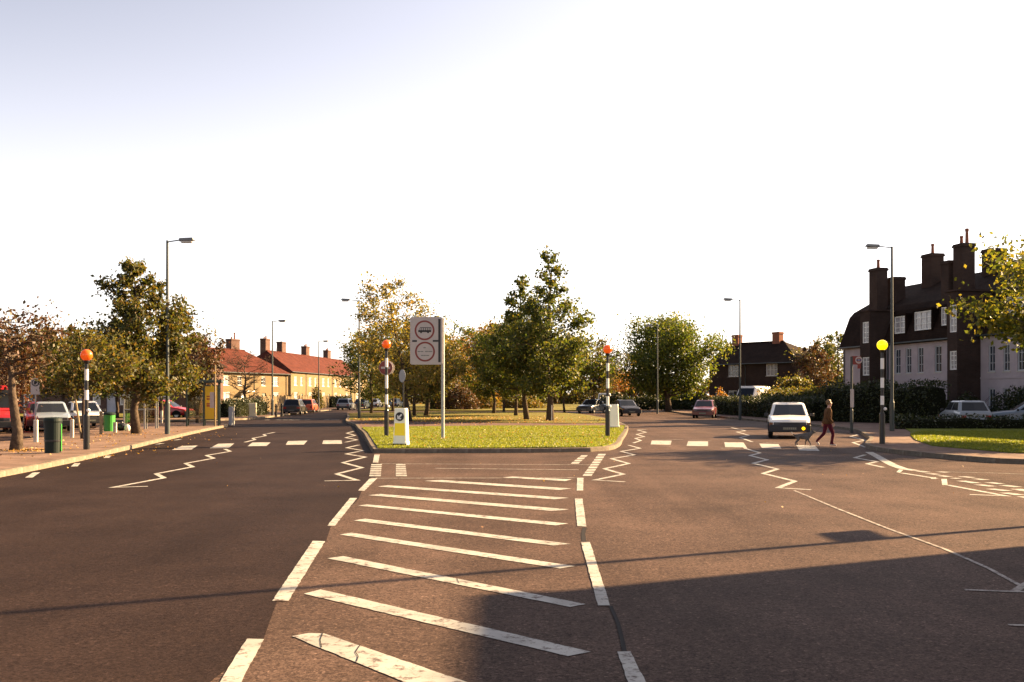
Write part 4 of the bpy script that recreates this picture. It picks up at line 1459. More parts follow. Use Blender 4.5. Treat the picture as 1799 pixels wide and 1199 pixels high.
tree('island_tree', 'olive tree behind the keep-left bollard', gt(728, 731), 7.2, 3.1, 1.7, 'oval', 'leaf_mid', 10000, .18, .12, 29, IG, limbs=30, sub=4, sig=.40)
tree('island_tree', 'leaning tree right of the sign post, with a forked foot', gt(748, 730.5), 6.4, 2.6, 1.9, 'oval', 'leaf_mid', 6500, .18, .16, 30, IG, lean=(.9, 0), limbs=28, sub=4, sig=.4)
tree('island_tree', 'dark tree in the middle of the left island cluster', gt(712, 724), 8.8, 4.0, 1.8, 'round', 'leaf_green', 13000, .2, .12, 31, IG, limbs=32, sub=4, sig=.48)
tree('island_tree', 'dark green tree at the left tip of the island by the lamp', gt(652, 727), 7.8, 3.0, 1.4, 'oval', 'leaf_green', 12000, .19, .12, 32, IG, limbs=34, sub=4, sig=.42)
tree('island_tree', 'small tree of the left cluster, farthest back', gt(690, 721), 7.8, 3.4, 2.2, 'round', 'leaf_mid', 7000, .22, .12, 33, IG, limbs=28, sub=4, sig=.5)
MB().box(.085, .135, -.2, .02, .0, 1.0).build('pale_patch', M['white'], [o for o in bpy.data.objects if o.get('label', '').startswith('tallest spired')][0])  # white strip on the right of the trunk's foot
# beyond the junction
BG_ = 'trees beyond the junction'
for k, (px, Y, h, r, lm, lb) in enumerate(((785, 128, 9.4, 3.6, 'leaf_gold', 'gold tree beyond the junction right of the prohibition sign'), (826, 140, 11.0, 3.6, 'leaf_orange', 'orange autumn tree beyond the junction, brightest of its row'),
                                           (850, 150, 12.0, 4.2, 'leaf_orange', 'tall orange tree behind the island trees'), (806, 165, 11.0, 4.2, 'leaf_mid', 'olive tree farther back beyond the junction'),
                                           (905, 160, 11.5, 4.5, 'leaf_gold', 'gold tree hidden behind the dark island trees'), (948, 165, 10.0, 4.2, 'leaf_mid', 'olive tree behind the tallest island tree'),
                                           (1040, 170, 8.2, 4.0, 'leaf_mid', 'olive tree behind the right-hand beacon'), (1075, 205, 7.4, 4.4, 'leaf_orange', 'brown tree far down the right road'),
                                           (1100, 220, 7.6, 4.6, 'leaf_red', 'russet tree far down the right road, left of the round tree'), (750, 150, 9.0, 3.8, 'leaf_mid', 'olive tree far behind the left island cluster'),
                                           (690, 165, 9.0, 4.0, 'leaf_gold', 'gold tree far behind the left island cluster'))):
    tree('autumn_tree', lb, (AX(px, Y), Y), h, r, 1.6, 'oval', lm, 4200, .36, .16, 50 + k, BG_, limbs=26, sub=3, sig=.6)


Rw = np.random.default_rng(77)
_n = 26000
_x = Rw.uniform(-60, 75, _n)
_h = 4.2 + 1.3 * np.sin(_x * .31) + .9 * np.sin(_x * .83 + 1) + .6 * np.sin(_x * 1.9)
_P = np.c_[_x, 222 + Rw.normal(0, 1.6, _n) + 2 * np.sin(_x * .2), .1 + _h * Rw.uniform(0, 1, _n) ** .8]
tag(link('far_wood', leaf_cloud('far_wood', _P, .75, M['leaf_gold'], Rw)), kind='stuff')


def bush(name, label, loc, rx, ry, h, leaf, n, ls, seed, group=None, cat='bush', z0=.12):
    R = np.random.default_rng(seed)
    t = thing(name, label, cat, (loc[0], loc[1], z0), 0, group)
    tm = MB()
    for k in range(9):
        a = k * 2.4
        tm.tube([(0, 0, -.1), (.3 * rx * math.cos(a), .3 * ry * math.sin(a), h * .4), (.75 * rx * math.cos(a), .75 * ry * math.sin(a), h * R.uniform(.6, .9))], [.035, .02, .008], 4, caps=False)
    tm.build('stems', M['bark'], t)
    d = R.normal(0, 1, (n, 3))
    d /= np.linalg.norm(d, axis=1)[:, None]
    d[:, 2] = np.abs(d[:, 2])
    lump = 1 + .16 * np.sin(d[:, 0] * 5 + seed) * np.cos(d[:, 1] * 6) + .12 * np.sin(d[:, 2] * 9 + d[:, 0] * 7)
    r = (R.uniform(0.1, 1, n) ** .4) * lump
    P = d * r[:, None] * np.array([rx, ry, h * .92])
    link('foliage', leaf_cloud('foliage', P, ls, M[leaf], R), t)
    return t


for k, (px, Y, rx, ry, h, lm, n, lb) in enumerate(((805, 121, 2.6, 2, 3.6, 'leaf_red', 4500, 'brown rounded shrub beyond the junction, left of the orange tree'), (776, 125, 2.0, 2, 3.0, 'leaf_mid', 3200, 'olive shrub right of the prohibition sign post'),
                                                (848, 130, 2.4, 2, 3.0, 'leaf_gold', 3500, 'gold shrub under the orange trees'), (915, 135, 3.4, 2, 2.2, 'leaf_gold', 3500, 'low golden shrub behind the dark trunks'),
                                                (1085, 118, 2.4, 1.5, 2.2, 'leaf_hedge', 3200, 'dark shrub behind the dark oncoming saloon'), (1140, 121, 3.4, 1.6, 2.0, 'leaf_hedge', 4000, 'dark shrub under the left of the round tree'),
                                                (1205, 118, 2.6, 1.6, 2.2, 'leaf_hedge', 3500, 'dark shrub right of the round tree trunk'))):
    bush('shrub', lb, (AX(px, Y), Y), rx, ry, h, lm, n, .26, 90 + k)
tree('round_tree', 'broad round green tree beside the lamp on the right of the far road', gt(1175, 722), 10.0, 5.7, 2.0, 'round', 'leaf_round', 30000, .27, .3, 41, None, limbs=60, sub=6, sig=.66, gap=.45, bark='bark')
# right-hand row: trees between the brown house and the flats
for k, (px, Y, h, r, lm, lb) in enumerate(((1428, 104, 7.0, 1.9, 'leaf_red', 'brownish tree right of the brown house'), (1448, 112, 8.2, 3.0, 'leaf_mid', 'olive tree midway between the house and the flats'),
                                           (1472, 108, 8.6, 2.4, 'leaf_green', 'tall dark tree against the end of the flats'), (1398, 94, 3.2, 1.4, 'leaf_mid', 'small olive tree beside the brown house'))):
    tree('garden_tree', lb, (AX(px, Y), Y), h, r, 1.0, 'oval', lm, 5200, .24, .14, 70 + k, 'trees between the house and the flats', limbs=28, sub=3, sig=.5)
# sunlit tree just outside the frame on the right; its boughs hang into view
tree('roadside_tree', 'sunlit yellow-green tree reaching in at the right edge', (19.6, 33.2), 6.5, 3.7, 2.8, 'round', 'leaf_lime', 19000, .19, .2, 81, None, limbs=44, sub=5, sig=.42)
# street trees on the left
LG = 'street trees on the left pavement'
tree('street_tree', 'large leafy tree by the telephone boxes, with long ragged upper boughs', gt(240, 762), 7.1, 3.05, 1.75, 'cone', 'leaf_mid', 20000, .16, .17, 101, LG, limbs=44, sub=5, sig=.34, bark='bark')
tree('street_tree', 'sparse russet tree at the left edge with leaves heaped at its foot', gt(28, 791), 3.9, 1.8, 2.4, 'vase', 'leaf_red', 2000, .12, .15, 102, LG, lean=(-.3, 0), limbs=30, sub=4, sig=.34)
tree('street_tree', 'young staked olive tree behind the left beacon', gt(146, 771), 3.9, 1.9, 1.7, 'round', 'leaf_mid', 5200, .14, .06, 103, LG, limbs=26, sub=4, sig=.33)
tree('street_tree', 'olive and russet tree behind the silver car', (-23.4, 46), 4.9, 2.6, 1.7, 'round', 'leaf_red', 6000, .16, .1, 104, LG, limbs=28, sub=4, sig=.38, z0=0)
tree('street_tree', 'russet tree over the bus shelter', (AX(347, 59), 59), 5.3, 1.6, 1.8, 'oval', 'leaf_red', 6500, .16, .1, 105, LG, limbs=30, sub=4, sig=.34, z0=0)
tree('street_tree', 'dark tree behind the telephone boxes', (AX(283, 70), 70), 5.2, 2.0, 1.8, 'round', 'leaf_green', 7500, .2, .12, 106, LG, limbs=30, sub=4, sig=.42, z0=0)
tree('street_tree', 'dark tree before the brown row, left of the beacon', (AX(110, 68), 68), 5.6, 3.2, 1.9, 'round', 'leaf_mid', 8000, .2, .12, 107, LG, limbs=30, sub=4, sig=.45, z0=0)
tree('street_tree', 'reddish tree at far left before the brown row', (AX(12, 58), 58), 5.2, 2.6, 1.8, 'round', 'leaf_red', 5000, .18, .1, 108, LG, limbs=28, sub=4, sig=.42, z0=0)
tree('street_tree', 'olive tree before the brown row behind the big street tree', (AX(205, 74), 74), 5.4, 2.8, 1.8, 'round', 'leaf_green', 6500, .2, .12, 109, LG, limbs=28, sub=4, sig=.42, z0=0)
tree('bare_tree', 'leafless twisted tree before the red-roofed pair of houses', (AX(430, 86), 86), 5.6, 2.5, 1.6, 'vase', 'leaf_red', 0, .1, .16, 110, None, limbs=26, sub=7, bark='bark')
bush('shrub', 'spiky dark shrub before the terrace, between two lamps', (AX(557, 128), 128), .9, .9, 3.2, 'leaf_mid', 1400, .22, 111)
# stake and leaf heap
MB().tube([(-.05, 0, -.1), (-.42, .05, 2.3)], .035, 6).build('tree_stake', M['stake'], [o for o in bpy.data.objects if o.get('label', '').startswith('young staked')][0])


def hedge(name, label, a, b, w, z1, leaf, dens, ls, seed, z0=.1, cat='hedge'):
    R = np.random.default_rng(seed)
    L = math.dist(a, b)
    t = thing(name, label, cat, (a[0], a[1], z0), angle_of(a, b))
    H = z1 - z0
    m = MB()
    nx = max(4, int(L / .8))
    vs, fs = [], []
    for i in range(nx + 1):
        x = L * i / nx
        k = .82 + .05 * math.sin(x * 1.7 + seed) + .04 * math.sin(x * 4.1)
        for y, z in ((-.4, 0), (-.42, .8), (-.3, 1), (.3, 1), (.42, .8), (.4, 0)):
            vs.append((x, y * w * k * 1.05, -.05 + z * H * k * 1.05))
    for i in range(nx):
        for j in range(5):
            fs.append((i * 6 + j, i * 6 + 6 + j, i * 6 + 7 + j, i * 6 + 1 + j))
    fs.append(tuple(range(6)))
    fs.append(tuple(range(nx * 6 + 5, nx * 6 - 1, -1)))
    m.add(vs, fs)
    m.build('dark_core', M['hedge_core'], t)  # solid core, coloured as the hedge's shaded inside
    n = int(dens * L * (H * 2 + w))
    x = R.uniform(-.1, L + .1, n)
    s = R.uniform(0, 2 * H + w, n)
    y = np.where(s < H, -w / 2, np.where(s > H + w, w / 2, s - H - w / 2))
    z = np.where(s < H, s, np.where(s > H + w, 2 * H + w - s, H))
    k = 1 + .07 * np.sin(x * 1.7 + seed) + .05 * np.sin(x * 4.1) + .05 * np.sin(x * 9.3 + z * 5)
    P = np.c_[x, y * (.92 * k), z * (.93 * k)] + R.normal(0, .07, (n, 3))
    e = int(n * .06)
    P2 = np.c_[np.where(R.uniform(size=e) < .5, -.03, L + .03), R.uniform(-w / 2, w / 2, e), R.uniform(0, H, e)] + R.normal(0, .07, (e, 3))
    link('foliage', leaf_cloud('foliage', np.r_[P, P2], ls, M[leaf], R), t)
    return t


hedge('hedge', 'long dark clipped hedge along the right pavement behind the white hatchback', (18.6, 94), (19.4, 62.5), 1.5, 1.6, 'leaf_hedge', 85, .15, 201)
hedge('hedge', 'yellowish upper hedge behind the long dark one, right of the white van', (21.5, 84), (23.6, 66), 1.6, 2.25, 'leaf_mid', 60, .17, 202)
hedge('hedge', 'tall dark hedge before the flats, right of the bus stop', (20.0, 62), (23.7, 55.5), 2.0, 2.45, 'leaf_hedge', 95, .15, 203)
hedge('hedge', 'low dark hedge at the back of the sunny verge before the silver car', (18.2, 47.0), (40, 46.0), 1.0, .72, 'leaf_hedge', 90, .12, 204)
hedge('hedge', 'dark garden hedge under the leafless tree', (AX(392, 74), 74), (AX(462, 84), 84), 1.0, 1.42, 'leaf_hedge', 80, .14, 205)
hedge('hedge', 'dark hedge before the terrace at the far left', (AX(578, 142), 142), (AX(612, 152), 152), 1.2, 1.7, 'leaf_hedge', 45, .2, 206)
bush('round_bush', 'dark round bush behind the second silver car at the right edge', (AX(1795, 56), 56), 1.9, 1.7, 2.2, 'leaf_hedge', 4500, .16, 207)
bush('round_bush', 'dark bush before the brick stair tower behind the silver hatchback', (AX(1700, 57.5), 57.5), 1.7, 1.2, 1.75, 'leaf_hedge', 3600, .15, 208)
bush('shrub', 'orange-tinged shrub before the brown house, left of the white van', (AX(1268, 92), 92), 1.6, 1.2, 2.2, 'leaf_orange', 2400, .2, 209)

# ------------------------------------------------------------------ street furniture
def lamp(label, loc, h, arm, ang, z0=.12, sign=False, group='street lamps'):
    """column with a level arm and a long flat lantern; ang: direction the arm points"""
    t = thing('street_lamp', label, 'lamp', (loc[0], loc[1], z0), ang, group)
    m = MB()
    m.lathe([(.105, -.2), (.105, 1.25), (.085, 1.32), (.072, 1.4), (.062, 4.5), (.048, h)], 12)
    m.build('column', M['lampcol'], t, smooth=False)
    MB().box(-.105, .02, -.055, .055, .55, 1.05).build('door', M['lampcol'], t)
    MB().tube([(0, 0, h - .06), (arm - .55, 0, h + .02)], .024, 8).build('arm', M['lampcol'], t)
    L = MB()
    L.add([(arm - .6, -.10, h - .03), (arm, -.13, h + .0), (arm + .04, 0, h + .01), (arm, .13, h), (arm - .6, .10, h - .03),
           (arm - .58, -.06, h + .09), (arm - .05, -.09, h + .11), (arm - .05, .09, h + .11), (arm - .58, .06, h + .09)],
          [(0, 1, 6, 5), (1, 2, 6), (2, 7, 6), (2, 3, 7), (3, 4, 8, 7), (5, 6, 7, 8), (0, 5, 8, 4), (0, 4, 3, 2, 1)])
    ln = L.build('lantern', M['lantern'], t)
    MB().cbox(arm - .28, 0, h - .10, .46, .18, .085, 0, .03).build('bowl', M['lantern_bowl'], ln)
    if sign:
        MB().box(-.06, .06, -.72, -.08, 3.42, 3.74).build('plate', M['sign_back'], t)
    return t


lamp('tall lamp by the telephone boxes with its lantern over the left road', gt(294, 763), 7.85, 1.08, 0)
lamp('lamp with its foot by the black bollards before the pair of red-roofed houses', gt(478.5, 730.3), 7.7, 1.1, 0)
lamp('distant lamp before the yellow brick terrace', (AX(560, 116), 116), 8.0, 1.1, 0)
lamp('farthest lamp on the left, at the edge of the island tree', (AX(616, 145), 145), 8.0, 1.1, 0)
lamp('lamp on the left tip of the island with its lantern turned left', gt(631, 735.6), 8.3, 1.25, math.pi)
lamp('lamp behind the lit yellow beacon before the flats', (AX(1567, 44), 44), 8.15, 1.15, math.pi)
lamp('lamp before the brown house with its lantern turned left', (AX(1300, 70), 70), 8.35, 1.15, math.pi)
lamp('lamp rising out of the round tree on the far right road', (AX(1155, 97), 97), 8.6, 1.15, math.pi, 0)
lamp('lamp with a side plate on the corner of the side road', (11.45, 14.9), 8.9, 1.1, math.pi, .12, True)


def beacon(label, loc, h, bands, globe='globe', z0=.12, arc=None):
    """zebra crossing beacon: black sleeve, banded pole, globe; bands = (bottom, top) of the white rings"""
    t = thing('belisha_beacon', label, 'beacon', (loc[0], loc[1], z0), 0, 'zebra crossing beacons')
    MB().lathe([(.088, -.2), (.088, .96), (.075, 1.0)], 16).build('sleeve', M['black'], t)
    MB().lathe([(.052, .95), (.052, h - .16)], 16).build('pole', M['black'], t)
    for a, b in bands:
        MB().lathe([(.056, a), (.056, b)], 16).build('white_band', M['white'], t)
    MB().lathe([(.06, h - .25), (.09, h - .17), (.06, h - .13)], 14).build('collar', M['black'], t)
    MB().sphere((0, 0, h), .168, 24, 16).build('globe', M[globe], t, smooth=True)
    MB().sphere((.075, -.05, 1.12), .055, 10, 8).build('clamp', M['white'], t, smooth=True)
    return t


beacon('orange-globed beacon on the left pavement behind the dark green litter bin', gt(152, 790), 2.70, [(1.42, 1.70), (1.98, 2.30)])
beacon('orange-globed beacon at the left edge of the island, before the no-entry disc', gt(679, 766.5, .15), 3.46, [(1.2, 1.57), (1.8, 2.3), (2.6, 2.94)], z0=.15)
beacon('orange-globed beacon at the right edge of the island beside the white bollard', gt(1067.5, 767, .15), 3.26, [(1.14, 1.5), (1.8, 2.17), (2.45, 2.74)], z0=.15)
beacon('lit yellow beacon on the right pavement near the person and dog', gt(1550, 780), 3.17, [(.74, 1.0), (1.25, 1.54), (1.80, 2.12), (2.40, 2.75)], 'globe_lit')

# large prohibition sign on its post
Yp = G(778, 771, .15)[1]
t = thing('prohibition_sign', 'tall rectangular sign with two red rings and a black bar, on a single grey post', 'sign', (AX(778, Yp), Yp, .15), math.radians(-1.5))
k_ = Yp / F
x0, x1, zb, zt = -57 * k_, -0.3 * k_, ZZ(641, Yp) - .15, ZZ(557.5, Yp) - .15
MB().lathe([(.062, -.2), (.062, zt - .04)], 14).build('post', M['galv'], t)
W, H_ = x1 - x0, zt - zb
m = MB()
rc = .07
pl = []
for cx_, cz_, a0 in ((x1 - rc, zt - rc, 0), (x0 + rc, zt - rc, 90), (x0 + rc, zb + rc, 180), (x1 - rc, zb + rc, 270)):
    for s in range(6):
        a = math.radians(a0 + s * 18)
        pl.append((cx_ + rc * math.cos(a), cz_ + rc * math.sin(a)))
n = len(pl)
m.add([(x, -.10, z) for x, z in pl] + [(x, -.075, z) for x, z in pl], [tuple(range(n)), tuple(range(2 * n - 1, n - 1, -1))] + [(i, n + i, n + (i + 1) % n, (i + 1) % n) for i in range(n)])
pn = m.build('panel', M['sign_white'], t)
MB().box(x0 + .1, x1 - .1, -.072, -.055, zb + .3, zb + .38).box(x0 + .1, x1 - .1, -.072, -.055, zt - .4, zt - .32).build('rail', M['galv'], t)
fx = lambda p: x0 + W * (p - 212) / (768 - 212)        # positions read off an enlargement of the panel
fz = lambda p: zt - H_ * (p - 168) / (1010 - 168)
ys = -.1035
MB().disc(fx(461), ys, fz(405), W * 172 / 556, .003, 40, 0, W * 142 / 556).build('red_ring', M['sign_red'], pn)
MB().disc(fx(468), ys, fz(782), W * 172 / 556, .003, 40, 0, W * 142 / 556).build('red_ring', M['sign_red'], pn)
MB().box(fx(697), fx(738), ys, ys + .003, fz(968), fz(205)).box(fx(603), fx(696.5), ys, ys + .003, fz(608), fz(576)).build('black_bar', M['sign_black'], pn)
MB().box(fx(248), fx(330), ys, ys + .003, fz(610), fz(578)).build('black_bar', M['sign_black'], pn)
# coach pictogram: body with window openings and two wheels
b = MB()
X0, X1, Za, Zb = fx(352), fx(575), fz(437), fz(352)
b.box(X0, X1, ys, ys + .003, Za, Za + (Zb - Za) * .42)
b.box(X0 + .06, X1, ys, ys + .003, Zb - .02, Zb)
for j in range(7):
    xx = X0 + .05 + (X1 - X0 - .07) * j / 6
    b.box(xx, xx + .022, ys, ys + .003, Za + (Zb - Za) * .42, Zb - .02)
b.disc(X0 + .10, ys, Za - .005, .035, .0025, 14).disc(X1 - .11, ys, Za - .005, .035, .0025, 14)
b.build('coach_symbol', M['sign_black'], pn)
# three rows of small lettering, too small to read in the photograph
for row_, spans in ((712, ((440, 482),)), (780, ((340, 392), (398, 440), (468, 520), (526, 596))), (850, ((400, 440), (444, 482), (488, 540)))):
    for a, c in spans:
        MB().box(fx(a), fx(c), ys, ys + .002, fz(row_ + 8), fz(row_ - 8)).build('lettering', M['lantern'], pn)

# keep-left bollard
def bollard(label, loc, w, d, h, face, rz=0, z0=.15):
    t = thing('traffic_bollard', label, 'bollard', (loc[0], loc[1], z0), rz)
    tw = .86
    m = MB()
    a, b = w / 2, d / 2
    def ring(k, z, c=.03):
        A_, B_ = a * k, b * k
        return [(-A_ + c, -B_, z), (A_ - c, -B_, z), (A_, -B_ + c, z), (A_, B_ - c, z), (A_ - c, B_, z), (-A_ + c, B_, z), (-A_, B_ - c, z), (-A_, -B_ + c, z)]
    R_ = [ring(1.08, .0), ring(1.06, .10), ring(1, .12), ring(tw, h - .03), ring(tw - .05, h)]
    vs = sum(R_, [])
    fs = [tuple(range(8))[::-1], tuple(range(32, 40))]
    for i in range(4):
        for j in range(8):
            fs.append((i * 8 + j, i * 8 + (j + 1) % 8, i * 8 + 8 + (j + 1) % 8, i * 8 + 8 + j))
    m.add(vs, fs)
    sh = m.build('shell', M['boll_white'], t)
    MB().box(-a * 1.0, a * 1.0, -b * 1.10, b * 1.10, -.1, .055).build('base', M['dull_black'], t)
    if face:
        sl = (b - b * tw) / (h - .15)
        yat = lambda z: -(b - sl * (z - .12)) - .006
        f = MB()
        za, zb_ = .30, .60 * h
        f.add([(-a * .80, yat(za), za), (a * .80, yat(za), za), (a * .74, yat(zb_), zb_), (-a * .74, yat(zb_), zb_)], [(0, 1, 2, 3)])
        f.build('yellow_panel', M['boll_yellow'], sh)
        zc = .775 * h
        MB().disc(0, yat(zc) - .012, zc, .135, .01, 32).build('blue_disc', M['sign_black'], sh)
        ar = MB()
        yy = yat(zc) - .015
        c, s = math.cos(math.radians(225)), math.sin(math.radians(225))
        rt = lambda u, v: (u * c - v * s, yy, zc + u * s + v * c)
        ar.add([rt(-.10, -.026), rt(.02, -.026), rt(.02, .026), rt(-.10, .026)], [(0, 1, 2, 3)])
        ar.add([rt(.0205, -.026), rt(.0, -.075), rt(.035, -.085), rt(.105, 0), rt(.035, .085), rt(.0, .075), rt(.0205, .026)], [(0, 1, 2, 3, 4, 5, 6)])
        ar.build('arrow', M['white'], sh)
    return t


Yb = G(705, 783, .15)[1]
bollard('white keep-left bollard with a yellow panel and a white arrow on a dark disc', (AX(704, Yb), Yb + .15), .43, .28, 1.13, True, math.radians(-14))
Yb = G(1077, 752, .15)[1]
bollard('plain pale bollard on the island beside the right-hand beacon', (AX(1078, Yb), Yb), .47, .30, 1.12, False, math.radians(12))
MB().box(-.6, .55, -.35, .35, -.05, .03).build('plinth', M['kerb'], [o for o in bpy.data.objects if o.get('label', '').startswith('plain pale')][0])

# no-entry disc behind the beacon, oblique grey disc behind it
Yn = 42.6
t = thing('no_entry_sign', 'round red no-entry sign with a white bar behind the left island beacon', 'sign', (AX(677.5, Yn), Yn, .15), math.radians(-6))
zc = ZZ(646.5, Yn) - .15
MB().lathe([(.036, -.2), (.036, zc + .2)], 10, cx=.02, cy=.05).build('post', M['galv'], t)
d = MB().disc(0, 0, zc, .30, .012, 36).build('disc', M['sign_white'], t)
MB().disc(0, -.004, zc, .285, .003, 36).build('red_face', M['sign_red'], d)
MB().box(-.2, .2, -.008, -.005, zc - .045, zc + .045).build('white_bar', M['sign_white'], d)
d = MB().disc(.06, .12, zc, .30, .012, 36).build('rear_disc', M['sign_white'], t)
Yn = 46.5
t = thing('keep_left_sign', 'round grey disc turned aside on a dark post behind the keep-left bollard', 'sign', (AX(706.5, Yn), Yn, .12), math.radians(-54))
zc = ZZ(661, Yn) - .12
MB().lathe([(.04, -.2), (.04, zc + .25)], 10, cy=.06).build('post', M['black'], t)
d = MB().disc(0, 0, zc, .30, .012, 36).build('disc', M['sign_back'], t)
MB().box(-.03, .03, .012, .03, zc - .25, zc + .25).build('bracket', M['galv'], d)

# left pavement: litter bin, posts, parking sign
Xl, Yl = gt(93, 796)
t = thing('litter_bin', 'dark green round litter bin near the kerb on the left pavement', 'bin', (Xl, Yl, .12))
MB().lathe([(.20, -.05), (.205, .05), (.225, .80), (.225, .82)], 24).build('body', M['bin_green'], t, smooth=False)
MB().lathe([(.232, .82), (.238, .86), (.232, .93), (.17, .955), (.16, .94)], 24).build('rim', M['bin_green'], t)
MB().lathe([(.21, .30), (.222, .31), (.222, .35), (.212, .36)], 24).build('hoop', M['black'], t)
MB().box(.19, .235, -.02, .02, .05, .78).build('green_strip', M['bin_lime'], t)  # bright green upright strip on the bin's right side
PG = 'pale posts along the back of the left pavement'
for px, pb, pt_, w, lb in ((63, 777, 738, .13, 'pale square post between the russet tree and the litter bin'), (126.5, 769, 737, .12, 'pale post beside the left beacon'),
                       (177.5, 763, 723, .11, 'tall thin post left of the bright green bin'), (202, 760, 742, .14, 'short post between the green bin and the bin bags'),
                       (284, 744, 722, .12, 'pale post beside the red hatchback')):
    X, Y = gt(px, pb)
    h = (pb - pt_) / F * Y
    t = tag(MB().cbox(0, 0, -.1, w, w, h + .1, 0, .015).build('post', M['conc'] if w > .115 else M['stake'], None, loc=(X, Y, .12), rz=.2), lb, 'post', PG)
X, Y = gt(62, 741)
Y = 39.0
X = AX(62, Y)
t = thing('parking_sign', 'white plate with a dark ring on a thin post above the silver car', 'sign', (X, Y, .1), math.radians(8))
zt, zb = ZZ(664.5, Y) - .1, ZZ(693.5, Y) - .1
MB().lathe([(.03, -.2), (.03, zt - .05)], 8, cy=.04).build('post', M['galv'], t)
hw = 7.6 / F * Y
pl = [(hw, zb), (hw, zt - hw * .8)] + [(hw * math.cos(a), zt - hw * .8 + hw * .8 * math.sin(a)) for a in (math.radians(30), math.radians(60), math.radians(90), math.radians(120), math.radians(150))] + [(-hw, zt - hw * .8), (-hw, zb)]
n = len(pl)
pn = MB().add([(x, -.01, z) for x, z in pl] + [(x, .005, z) for x, z in pl], [tuple(range(n)), tuple(range(2 * n - 1, n - 1, -1))] + [(i, n + i, n + (i + 1) % n, (i + 1) % n) for i in range(n)]).build('plate', M['sign_white'], t)
MB().disc(.01, -.014, zt - hw * 1.08, hw * .86, .003, 28, 0, hw * .62).build('ring', M['sign_black'], pn)
MB().box(-.05, .03, -.013, -.0105, zt - hw * 1.5, zt - hw * .7).disc(.03, -.013, zt - hw * .95, .055, .002, 14).build('mark', M['sign_black'], pn)
X, Y = gt(192, 758)
t = thing('litter_bin', 'bright green round bin with a dark lid beside the big street tree', 'bin', (X, Y, .12))
MB().lathe([(.22, -.05), (.23, .02), (.25, .72)], 18).build('body', M['bin_lime'], t)
MB().lathe([(.27, .72), (.275, .77), (.2, .83), (.05, .85)], 18).build('lid', M['bin_green'], t)
X, Y = gt(213, 757)
t = thing('bin_bag', 'black rubbish bag with a white carrier bag against it', 'bag', (X, Y, .12))
MB().sphere((0, 0, .17), .24, 14, 9, 0, (1.0, .8, .75)).build('sack', M['bag'], t, smooth=True)
MB().sphere((.02, 0, .36), .06, 8, 6).build('knot', M['bag'], t, smooth=True)
o = tag(MB().sphere((0, 0, .12), .19, 12, 8, 0, (.7, .7, .85)).build('carrier_bag', M['bag_white'], None, smooth=True, loc=(X + .3, Y - .08, .12)), 'white carrier bag leaning on the black rubbish bag', 'bag')


# telephone boxes
def phone_box(label, loc, rz):
    t = thing('telephone_box', label, 'telephone box', (loc[0], loc[1], .12), rz, 'telephone boxes')
    s, h = .45, 2.2
    for k, (a, b) in enumerate(((-s, -s), (s, -s), (s, s), (-s, s))):
        MB().box(a - .035, a + .035, b - .035, b + .035, -.05, h).build('corner_post', M['galv'], t)
    MB().cbox(0, 0, h + .001, 2 * s + .1, 2 * s + .1, .17, 0, .03).build('roof', M['dull_black'], t)
    for x0, x1, y0, y1 in ((-s + .04, s - .04, -s - .008, -s + .008), (-s + .04, s - .04, s - .008, s + .008), (-s - .008, -s + .008, -s + .04, s - .04)):
        p = MB().box(x0, x1, y0, y1, .28, h - .12).build('glass_panel', M['clear'], t)
        MB().box(x0, x1, y0 - .012, y1 + .012, .9, .95).build('rail', M['galv'], p)
    MB().box(-.15, .15, s - .16, s - .012, .95, 1.65).build('telephone', M['dull_black'], t)
    return t


phone_box('grey telephone box half hidden by the big street tree', gt(238, 754), .25)
phone_box('grey telephone box between the big street tree and the tall lamp', gt(258, 753), .25)

# bus shelter with a yellow poster and its stop
X, Y = gt(356, 749)
t = thing('bus_shelter', 'glazed bus shelter with a yellow poster panel behind the left bus stop', 'bus shelter', (X, Y, .12), math.radians(14))
for x in (-.78, .05, .80):
    for y in (0, 1.2):
        MB().box(x - .04, x + .04, y - .04, y + .04, -.05, 2.25).build('post', M['shelter_frame'], t)
MB().cbox(0.0, .6, 2.251, 1.95, 1.6, .14, 0, .03).build('roof', M['shelter_frame'], t)
MB().box(-.74, .01, -.01, .01, .35, 2.1).build('glass_panel', M['clear'], t)
MB().box(-.74, .76, 1.19, 1.21, .35, 2.1).build('glass_panel', M['clear'], t)
po = MB().box(.09, .76, -.05, .05, .3, 2.12).build('poster_case', M['shelter_frame'], t)
MB().box(.12, .73, -.058, -.0505, .36, 2.06).build('poster', M['yellow_ad'], po)
for z, h in ((1.50, .07), (1.36, .08), (1.12, .07), (1.0, .10)):
    MB().box(.2, .66, -.064, -.0585, z, z + h).build('poster_line', M['poster_red'], po)
MB().box(-.7, 0, .75, 1.1, .45, .5).build('bench', M['galv'], t)
X, Y = gt(378, 749.5)
t = thing('bus_stop', 'pale bus stop pole with a timetable case before the yellow poster', 'bus stop', (X, Y, .12))
MB().lathe([(.045, -.2), (.045, 3.15)], 10).build('pole', M['stake'], t)
MB().box(-.26, -.05, -.03, .03, .95, 1.75).build('timetable', M['sign_white'], t)

